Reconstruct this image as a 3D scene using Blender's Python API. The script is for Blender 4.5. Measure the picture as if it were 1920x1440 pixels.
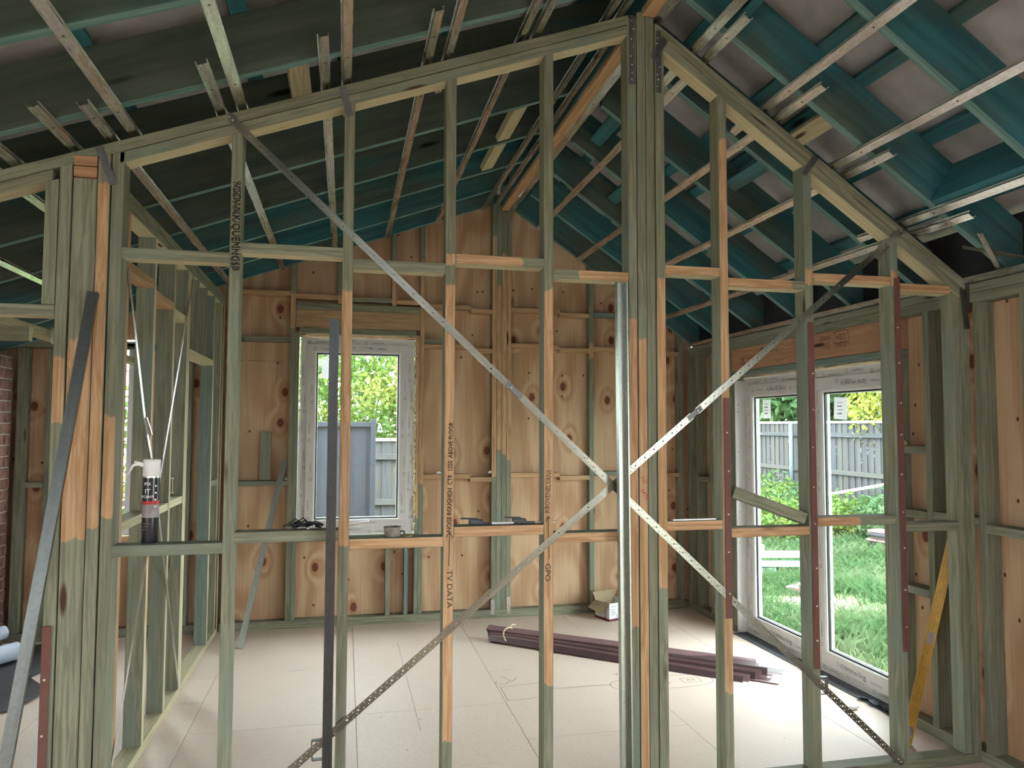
import bpy, bmesh, math, random
import numpy as np
from mathutils import Vector, Matrix

for _o in list(bpy.data.objects):
    bpy.data.objects.remove(_o, do_unlink=True)
SC = bpy.context.scene
COL = SC.collection
rng = random.Random(7)
V = Vector

# ------------------------------------------------------------------ camera
CAM_H = 1.71
_yaw, _pitch, _roll = math.radians(12.493), math.radians(3.229), math.radians(.1813)
_f = V((math.sin(_yaw) * math.cos(_pitch), math.cos(_yaw) * math.cos(_pitch), math.sin(_pitch)))
_r0 = V((math.cos(_yaw), -math.sin(_yaw), 0))
_u0 = _r0.cross(_f)
_r = _r0 * math.cos(_roll) + _u0 * math.sin(_roll)
_u = -_r0 * math.sin(_roll) + _u0 * math.cos(_roll)
cd = bpy.data.cameras.new('camera')
cd.sensor_width = 36
cd.lens = 1408.56 * 36 / 1920
cd.clip_start = .05
cd.clip_end = 300
cam = bpy.data.objects.new('camera', cd)
COL.objects.link(cam)
cam.matrix_world = Matrix(((_r.x, _u.x, -_f.x, 0), (_r.y, _u.y, -_f.y, 0), (_r.z, _u.z, -_f.z, CAM_H), (0, 0, 0, 1)))
SC.camera = cam

# ------------------------------------------------------------------ light: bright overcast sky, weak veiled sun
w = bpy.data.worlds.new('overcast_sky')
SC.world = w
w.use_nodes = True
w.node_tree.nodes['Background'].inputs[0].default_value = (.90, .96, 1.0, 1)
w.node_tree.nodes['Background'].inputs[1].default_value = 7.0
sd = bpy.data.lights.new('veiled_sun', 'SUN')
sd.energy = .3
sd.angle = math.radians(25)
sd.color = (1, .96, .88)
sun = bpy.data.objects.new('veiled_sun', sd)
sun.rotation_euler = (math.radians(32), math.radians(16), 0)
sun.location = (6, -4, 12)
COL.objects.link(sun)
SC.view_settings.view_transform = 'Standard'
SC.view_settings.look = 'None'
SC.view_settings.gamma = 1
SC.view_settings.exposure = 1.48
SC.view_settings.use_curve_mapping = False
try:
    SC.cycles.use_denoising = True
    SC.cycles.max_bounces = 10
    SC.cycles.diffuse_bounces = 6
    SC.cycles.transparent_max_bounces = 16
    SC.cycles.sample_clamp_indirect = 12
except Exception:
    pass

# ------------------------------------------------------------------ node helpers
class G:
    def __init__(s, name):
        s.m = bpy.data.materials.new(name)
        s.m.use_nodes = True
        s.t = s.m.node_tree
        s.b = s.t.nodes['Principled BSDF']
        s.out = s.t.nodes['Material Output']

    def put(s, sock, v):
        if v is None:
            return
        if hasattr(v, 'node'):
            s.t.links.new(v, sock)
        elif isinstance(v, (tuple, list)) and len(v) == 3 and sock.type == 'RGBA':
            sock.default_value = (*v, 1)
        else:
            sock.default_value = v

    def n(s, t, **k):
        x = s.t.nodes.new('ShaderNode' + t)
        for a, b in k.items():
            setattr(x, a, b)
        return x

    def math(s, op, a, b=None, c=None, clamp=False):
        x = s.n('Math', operation=op, use_clamp=clamp)
        for i, v in enumerate((a, b, c)):
            s.put(x.inputs[i], v)
        return x.outputs[0]

    def vmath(s, op, a, b=None):
        x = s.n('VectorMath', operation=op)
        s.put(x.inputs[0], a)
        s.put(x.inputs[1], b)
        return x.outputs[0]

    def mix(s, f, a, b, mode='MIX'):
        x = s.n('Mix', data_type='RGBA', blend_type=mode)
        s.put(x.inputs[0], f)
        s.put(x.inputs[6], a)
        s.put(x.inputs[7], b)
        return x.outputs[2]

    def noise(s, vec, scale, detail=3, rough=.55, dist=0):
        x = s.n('TexNoise')
        s.put(x.inputs['Vector'], vec)
        x.inputs['Scale'].default_value = scale
        x.inputs['Detail'].default_value = detail
        x.inputs['Roughness'].default_value = rough
        x.inputs['Distortion'].default_value = dist
        return x.outputs[0]

    def ramp(s, f, lo, hi, smooth=True):
        x = s.n('MapRange', interpolation_type='SMOOTHSTEP' if smooth else 'LINEAR')
        s.put(x.inputs[0], f)
        s.put(x.inputs[1], lo)
        s.put(x.inputs[2], hi)
        return x.outputs[0]

    def obj(s):
        return s.n('TexCoord').outputs['Object']

    def rnd(s):
        return s.n('ObjectInfo').outputs['Random']

    def attr(s, name):
        return s.n('Attribute', attribute_type='OBJECT', attribute_name=name).outputs['Fac']

    def scale(s, vec, v):
        return s.vmath('MULTIPLY', vec, v)

    def shift(s, vec):
        r = s.rnd()
        c = s.n('CombineXYZ')
        s.put(c.inputs[0], s.math('MULTIPLY', r, 37.))
        s.put(c.inputs[1], s.math('MULTIPLY', r, 91.))
        s.put(c.inputs[2], s.math('MULTIPLY', r, 53.))
        return s.vmath('ADD', vec, c.outputs[0])

    def xyz(s, vec):
        x = s.n('SeparateXYZ')
        s.put(x.inputs[0], vec)
        return x.outputs

    def bump(s, h, strength=.2, dist=.002):
        x = s.n('Bump')
        x.inputs['Strength'].default_value = strength
        x.inputs['Distance'].default_value = dist
        s.put(x.inputs['Height'], h)
        s.put(s.b.inputs['Normal'], x.outputs[0])

    def done(s, col=None, rough=.7, metal=0., spec=.3):
        s.put(s.b.inputs['Base Color'], col)
        s.put(s.b.inputs['Roughness'], rough)
        s.put(s.b.inputs['Metallic'], metal)
        s.b.inputs['Specular IOR Level'].default_value = spec
        return s.m


def plain(name, col, rough=.6, metal=0., spec=.3, var=.12, scale=14):
    g = G(name)
    o = g.shift(g.obj())
    f = g.noise(o, scale, 4)
    c = g.mix(g.ramp(f, .25, .75), tuple(x * (1 - var) for x in col), tuple(min(1, x * (1 + var)) for x in col))
    return g.done(c, rough, metal, spec)


def timber(name, a, b, alt, bare_a=(.41, .235, .118), bare_b=(.59, .385, .225), mask=True, knot=(.07, .035, .018), rough=.75):
    """sawn pine, grain along local X; object properties bare_from / bare_to give the stretch the green stain did not reach"""
    g = G(name)
    raw = g.obj()
    o = g.shift(raw)
    warp = g.noise(g.scale(o, (1.2, 9, 9)), 1.0, 2)
    wv = g.n('CombineXYZ')
    g.put(wv.inputs[1], g.math('MULTIPLY', warp, 3.0))
    o2 = g.vmath('ADD', g.scale(o, (2.2, 75, 75)), g.scale(wv.outputs[0], (0, 3, 0)))
    grain = g.noise(o2, 1.0, 4, .6)
    blot = g.noise(g.scale(o, (2.5, 8, 8)), 1.0, 3)
    grn = g.mix(g.ramp(grain, .36, .64), a, b)
    tint = g.math('MULTIPLY', g.ramp(blot, .38, .7), g.rnd())
    grn = g.mix(tint, grn, alt)
    tone = g.math('FRACT', g.math('MULTIPLY', g.rnd(), 7.31))
    grn = g.mix(g.math('MULTIPLY', tone, .30), grn, (.12, .115, .07))
    if mask:
        x = g.xyz(raw)[0]
        jit = g.math('MULTIPLY', g.math('SUBTRACT', g.noise(g.scale(o, (3, 30, 30)), 1.0, 3), .5), .06)
        xx = g.math('ADD', x, jit)
        m = g.math('MULTIPLY', g.ramp(xx, g.math('SUBTRACT', g.attr('bare_from'), .004), g.math('ADD', g.attr('bare_from'), .004)),
                   g.ramp(xx, g.math('ADD', g.attr('bare_to'), .008), g.math('SUBTRACT', g.attr('bare_to'), .008)))
        br = g.mix(g.ramp(grain, .36, .64), bare_a, bare_b)
        col = g.mix(m, grn, br)
    else:
        col = grn
    vo = g.n('TexVoronoi', feature='F1')
    g.put(vo.inputs['Vector'], g.scale(o, (1.9, 9, 9)))
    vo.inputs['Scale'].default_value = 1.0
    gate = g.math('GREATER_THAN', g.xyz(vo.outputs['Color'])[0], .62)
    kn = g.math('MULTIPLY', g.ramp(vo.outputs['Distance'], .17, .08), gate)
    col = g.mix(kn, col, knot)
    g.bump(grain, .25, .0012)
    return g.done(col, rough, 0, .25)


GREEN_A, GREEN_B, GREEN_ALT = (.175, .178, .120), (.295, .300, .210), (.205, .255, .205)
M_GREEN = timber('green_treated_pine', GREEN_A, GREEN_B, GREEN_ALT, mask=False)
M_MIX = timber('part_stained_pine', GREEN_A, GREEN_B, GREEN_ALT, mask=True)
M_BARE = timber('bare_pine', (.42, .245, .125), (.60, .39, .225), (.52, .325, .18), mask=False)
M_PALE_LIT = timber('pale_and_lit_pine', (.50, .44, .26), (.66, .60, .40), (.56, .52, .34), mask=False)
M_BLUEG = timber('blue_green_pine', (.14, .19, .17), (.22, .28, .25), (.15, .22, .21), mask=False)
M_MINT = timber('mint_treated_pine', (.20, .34, .30), (.27, .42, .37), (.23, .37, .33), mask=False)
M_LINTEL = timber('brown_lintel_board', (.38, .20, .11), (.55, .31, .18), (.48, .26, .15), mask=False)
M_GREYWOOD = timber('weathered_palings', (.034, .038, .047), (.060, .065, .078), (.068, .057, .052), mask=False, knot=(.12, .1, .1))


def make_lvl():
    g = G('teal_stained_lvl')
    o = g.shift(g.obj())
    grain = g.noise(g.scale(o, (1.5, 22, 22)), 1.0, 4)
    blot = g.noise(g.scale(o, (1.1, 3.5, 3.5)), 1.0, 4, .6)
    teal = g.mix(g.ramp(grain, .3, .7), (.030, .130, .155), (.054, .205, .235))
    brown = g.mix(g.ramp(grain, .3, .7), (.072, .102, .088), (.112, .142, .118))
    f = g.ramp(g.math('ADD', blot, g.math('MULTIPLY', g.attr('brown'), .40)), .48, .76)
    col = g.mix(f, teal, brown)
    vo = g.n('TexVoronoi')
    g.put(vo.inputs['Vector'], g.scale(o, (1.2, 6, 6)))
    vo.inputs['Scale'].default_value = 1
    kn = g.math('MULTIPLY', g.ramp(vo.outputs['Distance'], .13, .05), g.math('GREATER_THAN', g.xyz(vo.outputs['Color'])[0], .5))
    return g.done(g.mix(kn, col, (.012, .012, .01)), .7, 0, .25)


M_LVL = make_lvl()


def make_lvl_edge():
    g = G('lvl_edge_veneers')
    o = g.obj()
    s = g.shift(o)
    lam = g.math('SINE', g.math('MULTIPLY', g.xyz(o)[1], 1500.))
    f = g.noise(g.scale(s, (2, 60, 60)), 1.0, 4)
    col = g.mix(g.ramp(f, .3, .7), (.10, .20, .20), (.21, .34, .32))
    col = g.mix(g.math('MULTIPLY', g.ramp(lam, .5, 1.0), .4), col, (.05, .12, .12))
    return g.done(col, .75, 0, .2)


M_LVLE = make_lvl_edge()


def make_ply():
    """radiata plywood: cathedral figure running up local Z, red-brown knots"""
    g = G('pine_plywood')
    o = g.shift(g.obj())
    big = g.noise(g.scale(o, (2.2, 2.2, .45)), 1.0, 1, .4, .2)
    ox, oy, oz = g.xyz(o)
    flat = g.n('CombineXYZ')
    g.put(flat.inputs[0], g.math('ADD', ox, oy))
    g.put(flat.inputs[1], oz)
    vo = g.n('TexVoronoi', voronoi_dimensions='2D')
    g.put(vo.inputs['Vector'], g.scale(flat.outputs[0], (3.3, 2.3, 1)))
    vo.inputs['Scale'].default_value = 1.0
    d = vo.outputs['Distance']
    gate = g.math('GREATER_THAN', g.xyz(vo.outputs['Color'])[0], .45)
    near = g.math('MULTIPLY', g.ramp(d, .42, .05), gate)
    ph = g.math('ADD', g.math('MULTIPLY', big, 38.), g.math('MULTIPLY', near, 7.))
    band = g.math('SINE', ph)
    fine = g.noise(g.scale(o, (60, 60, 2.2)), 1.0, 3)
    mix = g.math('ADD', g.math('MULTIPLY', band, .24), g.math('MULTIPLY', fine, .95))
    col = g.mix(g.ramp(mix, .1, .85), (.45, .265, .145), (.61, .425, .265))
    blot = g.noise(o, 1.6, 3)
    col = g.mix(g.math('MULTIPLY', g.ramp(blot, .35, .75), .45), col, (.44, .28, .165))
    halo = g.math('MULTIPLY', g.math('MULTIPLY', g.ramp(d, .20, .09), gate), .6)
    col = g.mix(halo, col, (.42, .18, .08))
    kn = g.math('MULTIPLY', g.ramp(d, .098, .080), gate)
    ring = g.math('ADD', g.math('MULTIPLY', g.math('SINE', g.math('MULTIPLY', d, 260.)), .5), .5)
    col = g.mix(kn, col, g.mix(ring, (.13, .035, .018), (.22, .07, .04)))
    v2 = g.n('TexVoronoi', voronoi_dimensions='2D')
    g.put(v2.inputs['Vector'], g.scale(flat.outputs[0], (7, 5, 1)))
    v2.inputs['Scale'].default_value = 1.0
    pin = g.math('MULTIPLY', g.ramp(v2.outputs['Distance'], .07, .04), g.math('GREATER_THAN', g.xyz(v2.outputs['Color'])[1], .8))
    col = g.mix(pin, col, (.07, .03, .02))
    return g.done(col, .65, 0, .3)


M_PLY = make_ply()


def make_floor():
    g = G('particleboard_flooring')
    o = g.shift(g.obj())
    chips = g.noise(o, 170, 3, .7)
    blot = g.noise(o, 1.7, 5, .6)
    dirt = g.noise(g.scale(o, (2.2, 5.5, 1)), 1.0, 6, .62)
    col = g.mix(g.ramp(chips, .3, .7), (.62, .495, .405), (.79, .66, .555))
    col = g.mix(g.math('MULTIPLY', g.ramp(blot, .4, .75), .35), col, (.80, .67, .565))
    col = g.mix(g.math('MULTIPLY', g.ramp(dirt, .62, .78), .35), col, (.30, .24, .19))
    v = g.n('TexVoronoi')
    g.put(v.inputs['Vector'], g.scale(o, (9, 17, 1)))
    v.inputs['Scale'].default_value = 1.0
    speck = g.math('MULTIPLY', g.ramp(v.outputs['Distance'], .09, .04), g.math('GREATER_THAN', g.xyz(v.outputs['Color'])[0], .86))
    col = g.mix(speck, col, (.10, .08, .07))
    rough = g.math('ADD', .38, g.math('MULTIPLY', blot, .3))
    return g.done(col, rough, 0, .35)


M_FLOOR = make_floor()


def make_steel(name, col, rough):
    g = G(name)
    o = g.shift(g.obj())
    v = g.n('TexVoronoi')
    g.put(v.inputs['Vector'], o)
    v.inputs['Scale'].default_value = 90
    sp = g.xyz(v.outputs['Color'])[0]
    st = g.noise(g.scale(o, (3, 60, 60)), 1.0, 4)
    c = g.mix(sp, tuple(x * .9 for x in col), tuple(min(1, x * 1.08) for x in col))
    c = g.mix(g.math('MULTIPLY', g.ramp(st, .45, .75), .35), c, tuple(x * .62 for x in col))
    r = g.math('ADD', rough, g.math('MULTIPLY', st, .16))
    return g.done(c, r, 1.0, .5)


M_STEEL = make_steel('galvanised_steel', (.80, .79, .78), .20)
M_STEELD = make_steel('dull_zinc_steel', (.085, .092, .096), .32)
M_STEELM = make_steel('mid_grey_steel', (.19, .205, .20), .30)
M_STEELG = make_steel('greenish_galvanised_steel', (.40, .43, .37), .30)
M_NAIL = make_steel('nail_heads', (.75, .75, .74), .3)


def make_strap():
    """perforated brace strap: real see-through holes on a 60 mm pattern"""
    g = G('perforated_strap')
    o = g.obj()
    x, y, z = g.xyz(o)
    u = g.math('PINGPONG', x, 1000.)
    u = g.math('MODULO', g.math('ADD', x, 20.), .06)
    best = None
    for (a, b, r) in ((.008, .0085, .0024), (.02, -.0085, .0024), (.032, 0., .0040), (.044, .0085, .0024), (.054, -.0085, .0024)):
        dx = g.math('SUBTRACT', u, a)
        dy = g.math('SUBTRACT', y, b)
        dd = g.math('SQRT', g.math('ADD', g.math('MULTIPLY', dx, dx), g.math('MULTIPLY', dy, dy)))
        h = g.math('LESS_THAN', dd, r)
        best = h if best is None else g.math('MAXIMUM', best, h)
    s = g.shift(o)
    st = g.noise(g.scale(s, (3, 25, 25)), 1.0, 4)
    col = g.mix(g.ramp(st, .3, .7), (.20, .198, .170), (.31, .305, .25))
    m = g.done(col, .30, .95, .5)
    tr = g.n('BsdfTransparent')
    mx = g.n('MixShader')
    g.put(mx.inputs[0], best)
    g.put(mx.inputs[1], g.b.outputs[0])
    g.put(mx.inputs[2], tr.outputs[0])
    g.put(g.out.inputs[0], mx.outputs[0])
    return m


M_STRAP = make_strap()
M_NAILPLATE = make_steel('dark_nail_plate', (.20, .20, .20), .42)
M_UPVC = plain('white_upvc', (.80, .80, .80), .35, spec=.5, var=.02)
M_TAPE = plain('grey_protective_film', (.62, .60, .58), .4, spec=.45, var=.05, scale=6)
M_GASKET = plain('black_gasket', (.02, .02, .022), .5)
M_INK = plain('black_marker', (.012, .011, .012), .6, var=0)
M_INKG = plain('grey_print', (.16, .15, .16), .6, var=.1)
M_INKR = plain('red_marker', (.45, .06, .05), .6, var=.1)
M_PENCIL = plain('carpenters_pencil', (.26, .21, .17), .7, var=.1)
M_PRINT = plain('brown_stamp_ink', (.11, .055, .035), .7, var=.2)
M_WHITE = plain('white_paint', (.78, .78, .78), .5, var=.02)
M_PAPER = plain('white_paper_label', (.85, .85, .84), .7, var=.03)


def make_backlit_paper():
    g = G('backlit_paper')
    m = g.done((.8, .8, .8), .8)
    tl = g.n('BsdfTranslucent')
    tl.inputs[0].default_value = (.8, .8, .8, 1)
    mx = g.n('MixShader')
    mx.inputs[0].default_value = .35
    g.put(mx.inputs[1], g.b.outputs[0])
    g.put(mx.inputs[2], tl.outputs[0])
    g.put(g.out.inputs[0], mx.outputs[0])
    return m


M_LABEL = make_backlit_paper()
M_BROWNP = plain('brown_plastic', (.155, .065, .052), .55, spec=.35, var=.1)
M_MAUVEP = plain('mauve_brown_plastic', (.22, .125, .13), .42, spec=.5, var=.14)
M_DMAUVE = plain('dark_mauve_plastic', (.085, .048, .050), .4, spec=.5, var=.14)
M_FOAM = plain('cream_expanding_foam', (.78, .66, .42), .8, var=.15, scale=40)
M_DPC = plain('dark_grey_membrane', (.055, .068, .085), .45, spec=.5, var=.25, scale=9)
M_BLACKM = plain('black_membrane', (.03, .03, .036), .6, spec=.4, var=.3, scale=6)
M_ROLL = plain('pale_blue_wrap', (.56, .61, .72), .5, spec=.4, var=.06)
M_YELLOW = plain('yellow_level_paint', (.50, .29, .035), .4, spec=.5, var=.15, scale=20)
M_YELLOWD = plain('worn_yellow_edge', (.42, .24, .05), .5, var=.3, scale=40)
M_BLACKP = plain('black_plastic', (.013, .013, .015), .42, spec=.5)
M_CANB = plain('black_can_label', (.015, .017, .024), .25, spec=.6, var=.05)
M_RED = plain('red_print', (.45, .04, .03), .4)
M_GREYP = plain('grey_print_panel', (.30, .27, .28), .4, var=.3)
M_CARD = plain('brown_cardboard', (.40, .31, .19), .8, var=.06)
M_CARDW = plain('printed_white_card', (.74, .76, .80), .5, var=.03)
M_MAROON = plain('maroon_print', (.16, .03, .045), .5)
M_SMUDGE = plain('grimy_tub_plastic', (.30, .28, .23), .5, var=.5, scale=30)
M_DGREY = plain('dark_grey_tool', (.07, .075, .08), .45, spec=.5, var=.2)
M_BLANKET = plain('grey_roof_blanket', (.44, .43, .455), .85, var=.16, scale=5)
M_ROOFSHEET = plain('roof_sheet', (.25, .26, .27), .5)
M_BRICK = plain('red_brown_brick', (.20, .105, .075), .85, var=.4, scale=18)
M_MORTAR = plain('mortar', (.36, .32, .27), .9, var=.15, scale=40)
M_SHED = plain('blue_grey_steel_fence', (.030, .042, .062), .5, spec=.5, var=.05, scale=3)
M_POST = plain('pale_blue_post', (.11, .145, .16), .5, var=.05)
M_BARK = plain('pale_bark', (.34, .30, .25), .85, var=.35, scale=12)
M_CABLE = plain('black_cable', (.02, .02, .02), .6)
M_LEMON = plain('green_yellow_fruit', (.50, .62, .06), .45, var=.15)
M_ORANGEBOARD = plain('orange_board', (.62, .36, .18), .7, var=.1)


def leafy(name, a, b, c, scale=1.3):
    g = G(name)
    o = g.obj()
    f1 = g.noise(o, scale, 3)
    f2 = g.noise(o, 17., 2)
    col = g.mix(g.ramp(f2, .3, .7), a, b)
    col = g.mix(g.ramp(f1, .45, .68), col, c)
    m = g.done(col, .55, 0, .3)
    tl = g.n('BsdfTranslucent')
    g.put(tl.inputs[0], col)
    mx = g.n('MixShader')
    mx.inputs[0].default_value = .35
    g.put(mx.inputs[1], g.b.outputs[0])
    g.put(mx.inputs[2], tl.outputs[0])
    g.put(g.out.inputs[0], mx.outputs[0])
    return m


M_LEAF = leafy('green_leaves', (.05, .12, .02), (.12, .21, .04), (.26, .27, .06))
M_LEAFD = leafy('dark_tree_leaves', (.02, .06, .02), (.06, .13, .04), (.10, .17, .07))
M_LEAFY = leafy('yellow_green_leaves', (.11, .18, .03), (.22, .27, .05), (.34, .30, .06))
M_GRASS = leafy('grass_blades', (.036, .092, .030), (.080, .152, .062), (.13, .18, .09), .8)
M_BLOSSOM = plain('cream_blossom', (.55, .50, .40), .7, var=.08)


def make_ground():
    g = G('garden_soil')
    o = g.obj()
    f = g.noise(o, .6, 5)
    f2 = g.noise(o, 12, 4)
    col = g.mix(g.ramp(f, .50, .64), (.05, .09, .025), (.17, .135, .10))
    col = g.mix(g.math('MULTIPLY', f2, .5), col, (.07, .075, .03))
    return g.done(col, .9, 0, .2)


M_GROUND = make_ground()


def make_glass():
    g = G('window_glass')
    tr = g.n('BsdfTransparent')
    tr.inputs[0].default_value = (.91, .945, .935, 1)
    gl = g.n('BsdfGlossy')
    gl.inputs['Roughness'].default_value = .02
    fr = g.n('Fresnel')
    fr.inputs[0].default_value = 1.45
    mx = g.n('MixShader')
    face = g.math('SUBTRACT', 1., g.n('NewGeometry').outputs['Backfacing'])
    g.put(mx.inputs[0], g.math('MULTIPLY', fr.outputs[0], face))
    g.put(mx.inputs[1], tr.outputs[0])
    g.put(mx.inputs[2], gl.outputs[0])
    g.put(g.out.inputs[0], mx.outputs[0])
    return g.m


M_GLASS = make_glass()

# ------------------------------------------------------------------ object helpers
WM = {}


def link(o, parent=None, world=None):
    COL.objects.link(o)
    world = world or Matrix.Identity(4)
    WM[o] = world
    if parent is not None:
        o.parent = parent
        o.matrix_basis = WM[parent].inverted() @ world
    else:
        o.matrix_basis = world
    return o


def tag(o, label=None, cat=None, group=None, kind=None):
    for k, v in (('label', label), ('category', cat), ('group', group), ('kind', kind)):
        if v:
            o[k] = v
    return o


def empty(name, loc=(0, 0, 0), rz=0., label=None, cat=None, group=None, kind=None):
    o = bpy.data.objects.new(name, None)
    o.empty_display_size = .1
    link(o, None, Matrix.Translation(loc) @ Matrix.Rotation(rz, 4, 'Z'))
    return tag(o, label, cat, group, kind)


def raw(name, verts, faces, mats, parent=None, world=None, idx=None, smooth=False):
    me = bpy.data.meshes.new(name)
    me.from_pydata(verts, [], faces)
    mats = mats if isinstance(mats, (list, tuple)) else [mats]
    for m in mats:
        me.materials.append(m)
    if idx:
        for p, i in zip(me.polygons, idx):
            p.material_index = i
    if smooth:
        for p in me.polygons:
            p.use_smooth = True
    me.update()
    return link(bpy.data.objects.new(name, me), parent, world)


def frame(p0, p1, ydir):
    p0, p1, yd = V(p0), V(p1), V(ydir)
    x = (p1 - p0)
    L = x.length
    x.normalize()
    z = x.cross(yd).normalized()
    y = z.cross(x).normalized()
    M = Matrix(((x.x, y.x, z.x, p0.x), (x.y, y.y, z.y, p0.y), (x.z, y.z, z.z, p0.z), (0, 0, 0, 1)))
    return M, L


SIDES = {'-y': 0, '+y': 1, '-z': 2, '+z': 3, '0': 4, '1': 5}


def member(name, parent, p0, p1, ydir, wy, wz, mat, over=None, cut0=(0, 0), cut1=(0, 0), bare=None, bev=.0015, props=None):
    """squared stick from p0 to p1 (centre line); over = {side: material} for single faces"""
    M, L = frame(p0, p1, ydir)
    bm = bmesh.new()
    vs = []
    for e, c in ((0., cut0), (L, cut1)):
        for sy in (-1, 1):
            for sz in (-1, 1):
                vs.append(bm.verts.new((e + c[0] * sy * wy / 2 + c[1] * sz * wz / 2, sy * wy / 2, sz * wz / 2)))
    q = lambda a, b, c, d: bm.faces.new((vs[a], vs[b], vs[c], vs[d]))
    fs = [q(0, 4, 5, 1), q(2, 3, 7, 6), q(0, 2, 6, 4), q(1, 5, 7, 3), q(0, 1, 3, 2), q(4, 6, 7, 5)]
    mats = [mat]
    for s, m in (over or {}).items():
        if m not in mats:
            mats.append(m)
        fs[SIDES[s]].material_index = mats.index(m)
    bmesh.ops.recalc_face_normals(bm, faces=bm.faces)
    if bev:
        bmesh.ops.bevel(bm, geom=list(bm.edges), offset=bev, segments=1, affect='EDGES', profile=.5)
    me = bpy.data.meshes.new(name)
    bm.to_mesh(me)
    bm.free()
    for m in mats:
        me.materials.append(m)
    o = link(bpy.data.objects.new(name, me), parent, M)
    if bare:
        o['bare_from'], o['bare_to'] = float(bare[0]), float(bare[1])
    for k, v in (props or {}).items():
        o[k] = v
    return o


def box(name, parent, X, Y, Z, mat, along='x', over=None, bare=None, bev=.0015):
    xc, yc, zc = (X[0] + X[1]) / 2, (Y[0] + Y[1]) / 2, (Z[0] + Z[1]) / 2
    if along == 'x':
        return member(name, parent, (X[0], yc, zc), (X[1], yc, zc), (0, 1, 0), Y[1] - Y[0], Z[1] - Z[0], mat, over, bare=bare, bev=bev)
    if along == 'y':
        return member(name, parent, (xc, Y[0], zc), (xc, Y[1], zc), (1, 0, 0), X[1] - X[0], Z[1] - Z[0], mat, over, bare=bare, bev=bev)
    return member(name, parent, (xc, yc, Z[0]), (xc, yc, Z[1]), (0, 1, 0), Y[1] - Y[0], X[1] - X[0], mat, over, bare=bare, bev=bev)


def stud(parent, x0, x1, y0, y1, z0, z1, slope=0., mat=None, bare=None, name='stud', sides=None):
    """upright; z1 is the top at the middle of its width, slope dz/dx of the raked top. bare is given in heights, on the front face only"""
    xc, yc = (x0 + x1) / 2, (y0 + y1) / 2
    mat = mat or M_GREEN
    ov = {'-y': M_MIX} if bare else None
    if bare and sides:
        ov = {s: M_MIX for s in sides}
    return member(name, parent, (xc, yc, z0), (xc, yc, z1), (0, 1, 0), y1 - y0, x1 - x0, mat, ov, cut1=(0, -slope),
                  bare=(bare[0] - z0, bare[1] - z0) if bare else None)


def prism(name, parent, prof, p0, p1, ydir, mat, smooth=False):
    """profile [(y, z)...] pulled from p0 to p1"""
    M, L = frame(p0, p1, ydir)
    n = len(prof)
    vs = [(0, a, b) for a, b in prof] + [(L, a, b) for a, b in prof]
    fs = [(i, (i + 1) % n, n + (i + 1) % n, n + i) for i in range(n)] + [tuple(range(n))[::-1], tuple(range(n, 2 * n))]
    o = raw(name, vs, fs, mat, parent, M)
    bm = bmesh.new()
    bm.from_mesh(o.data)
    bmesh.ops.recalc_face_normals(bm, faces=bm.faces)
    bm.to_mesh(o.data)
    bm.free()
    return o


def slab(name, parent, pts, y0, y1, mat, axis='y'):
    """flat polygon in XZ (axis y), YZ (axis x) or XY (axis z), given thickness"""
    cx = min(p[0] for p in pts)
    cz = min(p[1] for p in pts)
    n = len(pts)
    put = {'y': lambda a, b, t: (a - cx, t - y0, b - cz), 'x': lambda a, b, t: (t - y0, a - cx, b - cz), 'z': lambda a, b, t: (a - cx, b - cz, t - y0)}[axis]
    org = {'y': (cx, y0, cz), 'x': (y0, cx, cz), 'z': (cx, cz, y0)}[axis]
    vs = [put(a, b, y0) for a, b in pts] + [put(a, b, y1) for a, b in pts]
    fs = [(i, (i + 1) % n, n + (i + 1) % n, n + i) for i in range(n)] + [tuple(range(n))[::-1], tuple(range(n, 2 * n))]
    o = raw(name, vs, fs, mat, parent, Matrix.Translation(org))
    bm = bmesh.new()
    bm.from_mesh(o.data)
    bmesh.ops.recalc_face_normals(bm, faces=bm.faces)
    bm.to_mesh(o.data)
    bm.free()
    return o


def tube(name, parent, pts, r, mat, seg=8, radii=None, cap=True):
    pts = [V(p) for p in pts]
    vs, fs = [], []
    up = V((0, 0, 1))
    for i, p in enumerate(pts):
        t = (pts[min(i + 1, len(pts) - 1)] - pts[max(i - 1, 0)]).normalized()
        a = t.cross(up)
        if a.length < .05:
            a = t.cross(V((1, 0, 0)))
        a.normalize()
        b = a.cross(t)
        rr = radii[i] if radii else r
        for k in range(seg):
            th = 2 * math.pi * k / seg
            vs.append(tuple(p - pts[0] + (a * math.cos(th) + b * math.sin(th)) * rr))
    for i in range(len(pts) - 1):
        for k in range(seg):
            fs.append((i * seg + k, i * seg + (k + 1) % seg, (i + 1) * seg + (k + 1) % seg, (i + 1) * seg + k))
    if cap:
        fs += [tuple(range(seg))[::-1], tuple(range((len(pts) - 1) * seg, len(pts) * seg))]
    return raw(name, vs, fs, mat, parent, Matrix.Translation(pts[0]), smooth=True)


def lathe(name, parent, prof, loc, mat, seg=24, mats=None):
    """profile [(r, z)...]; mats = material index per band"""
    vs = [(r * math.cos(2 * math.pi * k / seg), r * math.sin(2 * math.pi * k / seg), z) for r, z in prof for k in range(seg)]
    fs, ix = [], []
    for i in range(len(prof) - 1):
        for k in range(seg):
            fs.append((i * seg + k, i * seg + (k + 1) % seg, (i + 1) * seg + (k + 1) % seg, (i + 1) * seg + k))
            ix.append(mats[i] if mats else 0)
    fs += [tuple(range(seg))[::-1], tuple(range((len(prof) - 1) * seg, len(prof) * seg))]
    ix += [0, mats[-1] if mats else 0]
    o = raw(name, vs, fs, mat, parent, Matrix.Translation(loc), ix)
    for p in o.data.polygons:
        p.use_smooth = len(p.vertices) == 4
    return o


_txt = {}


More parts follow.
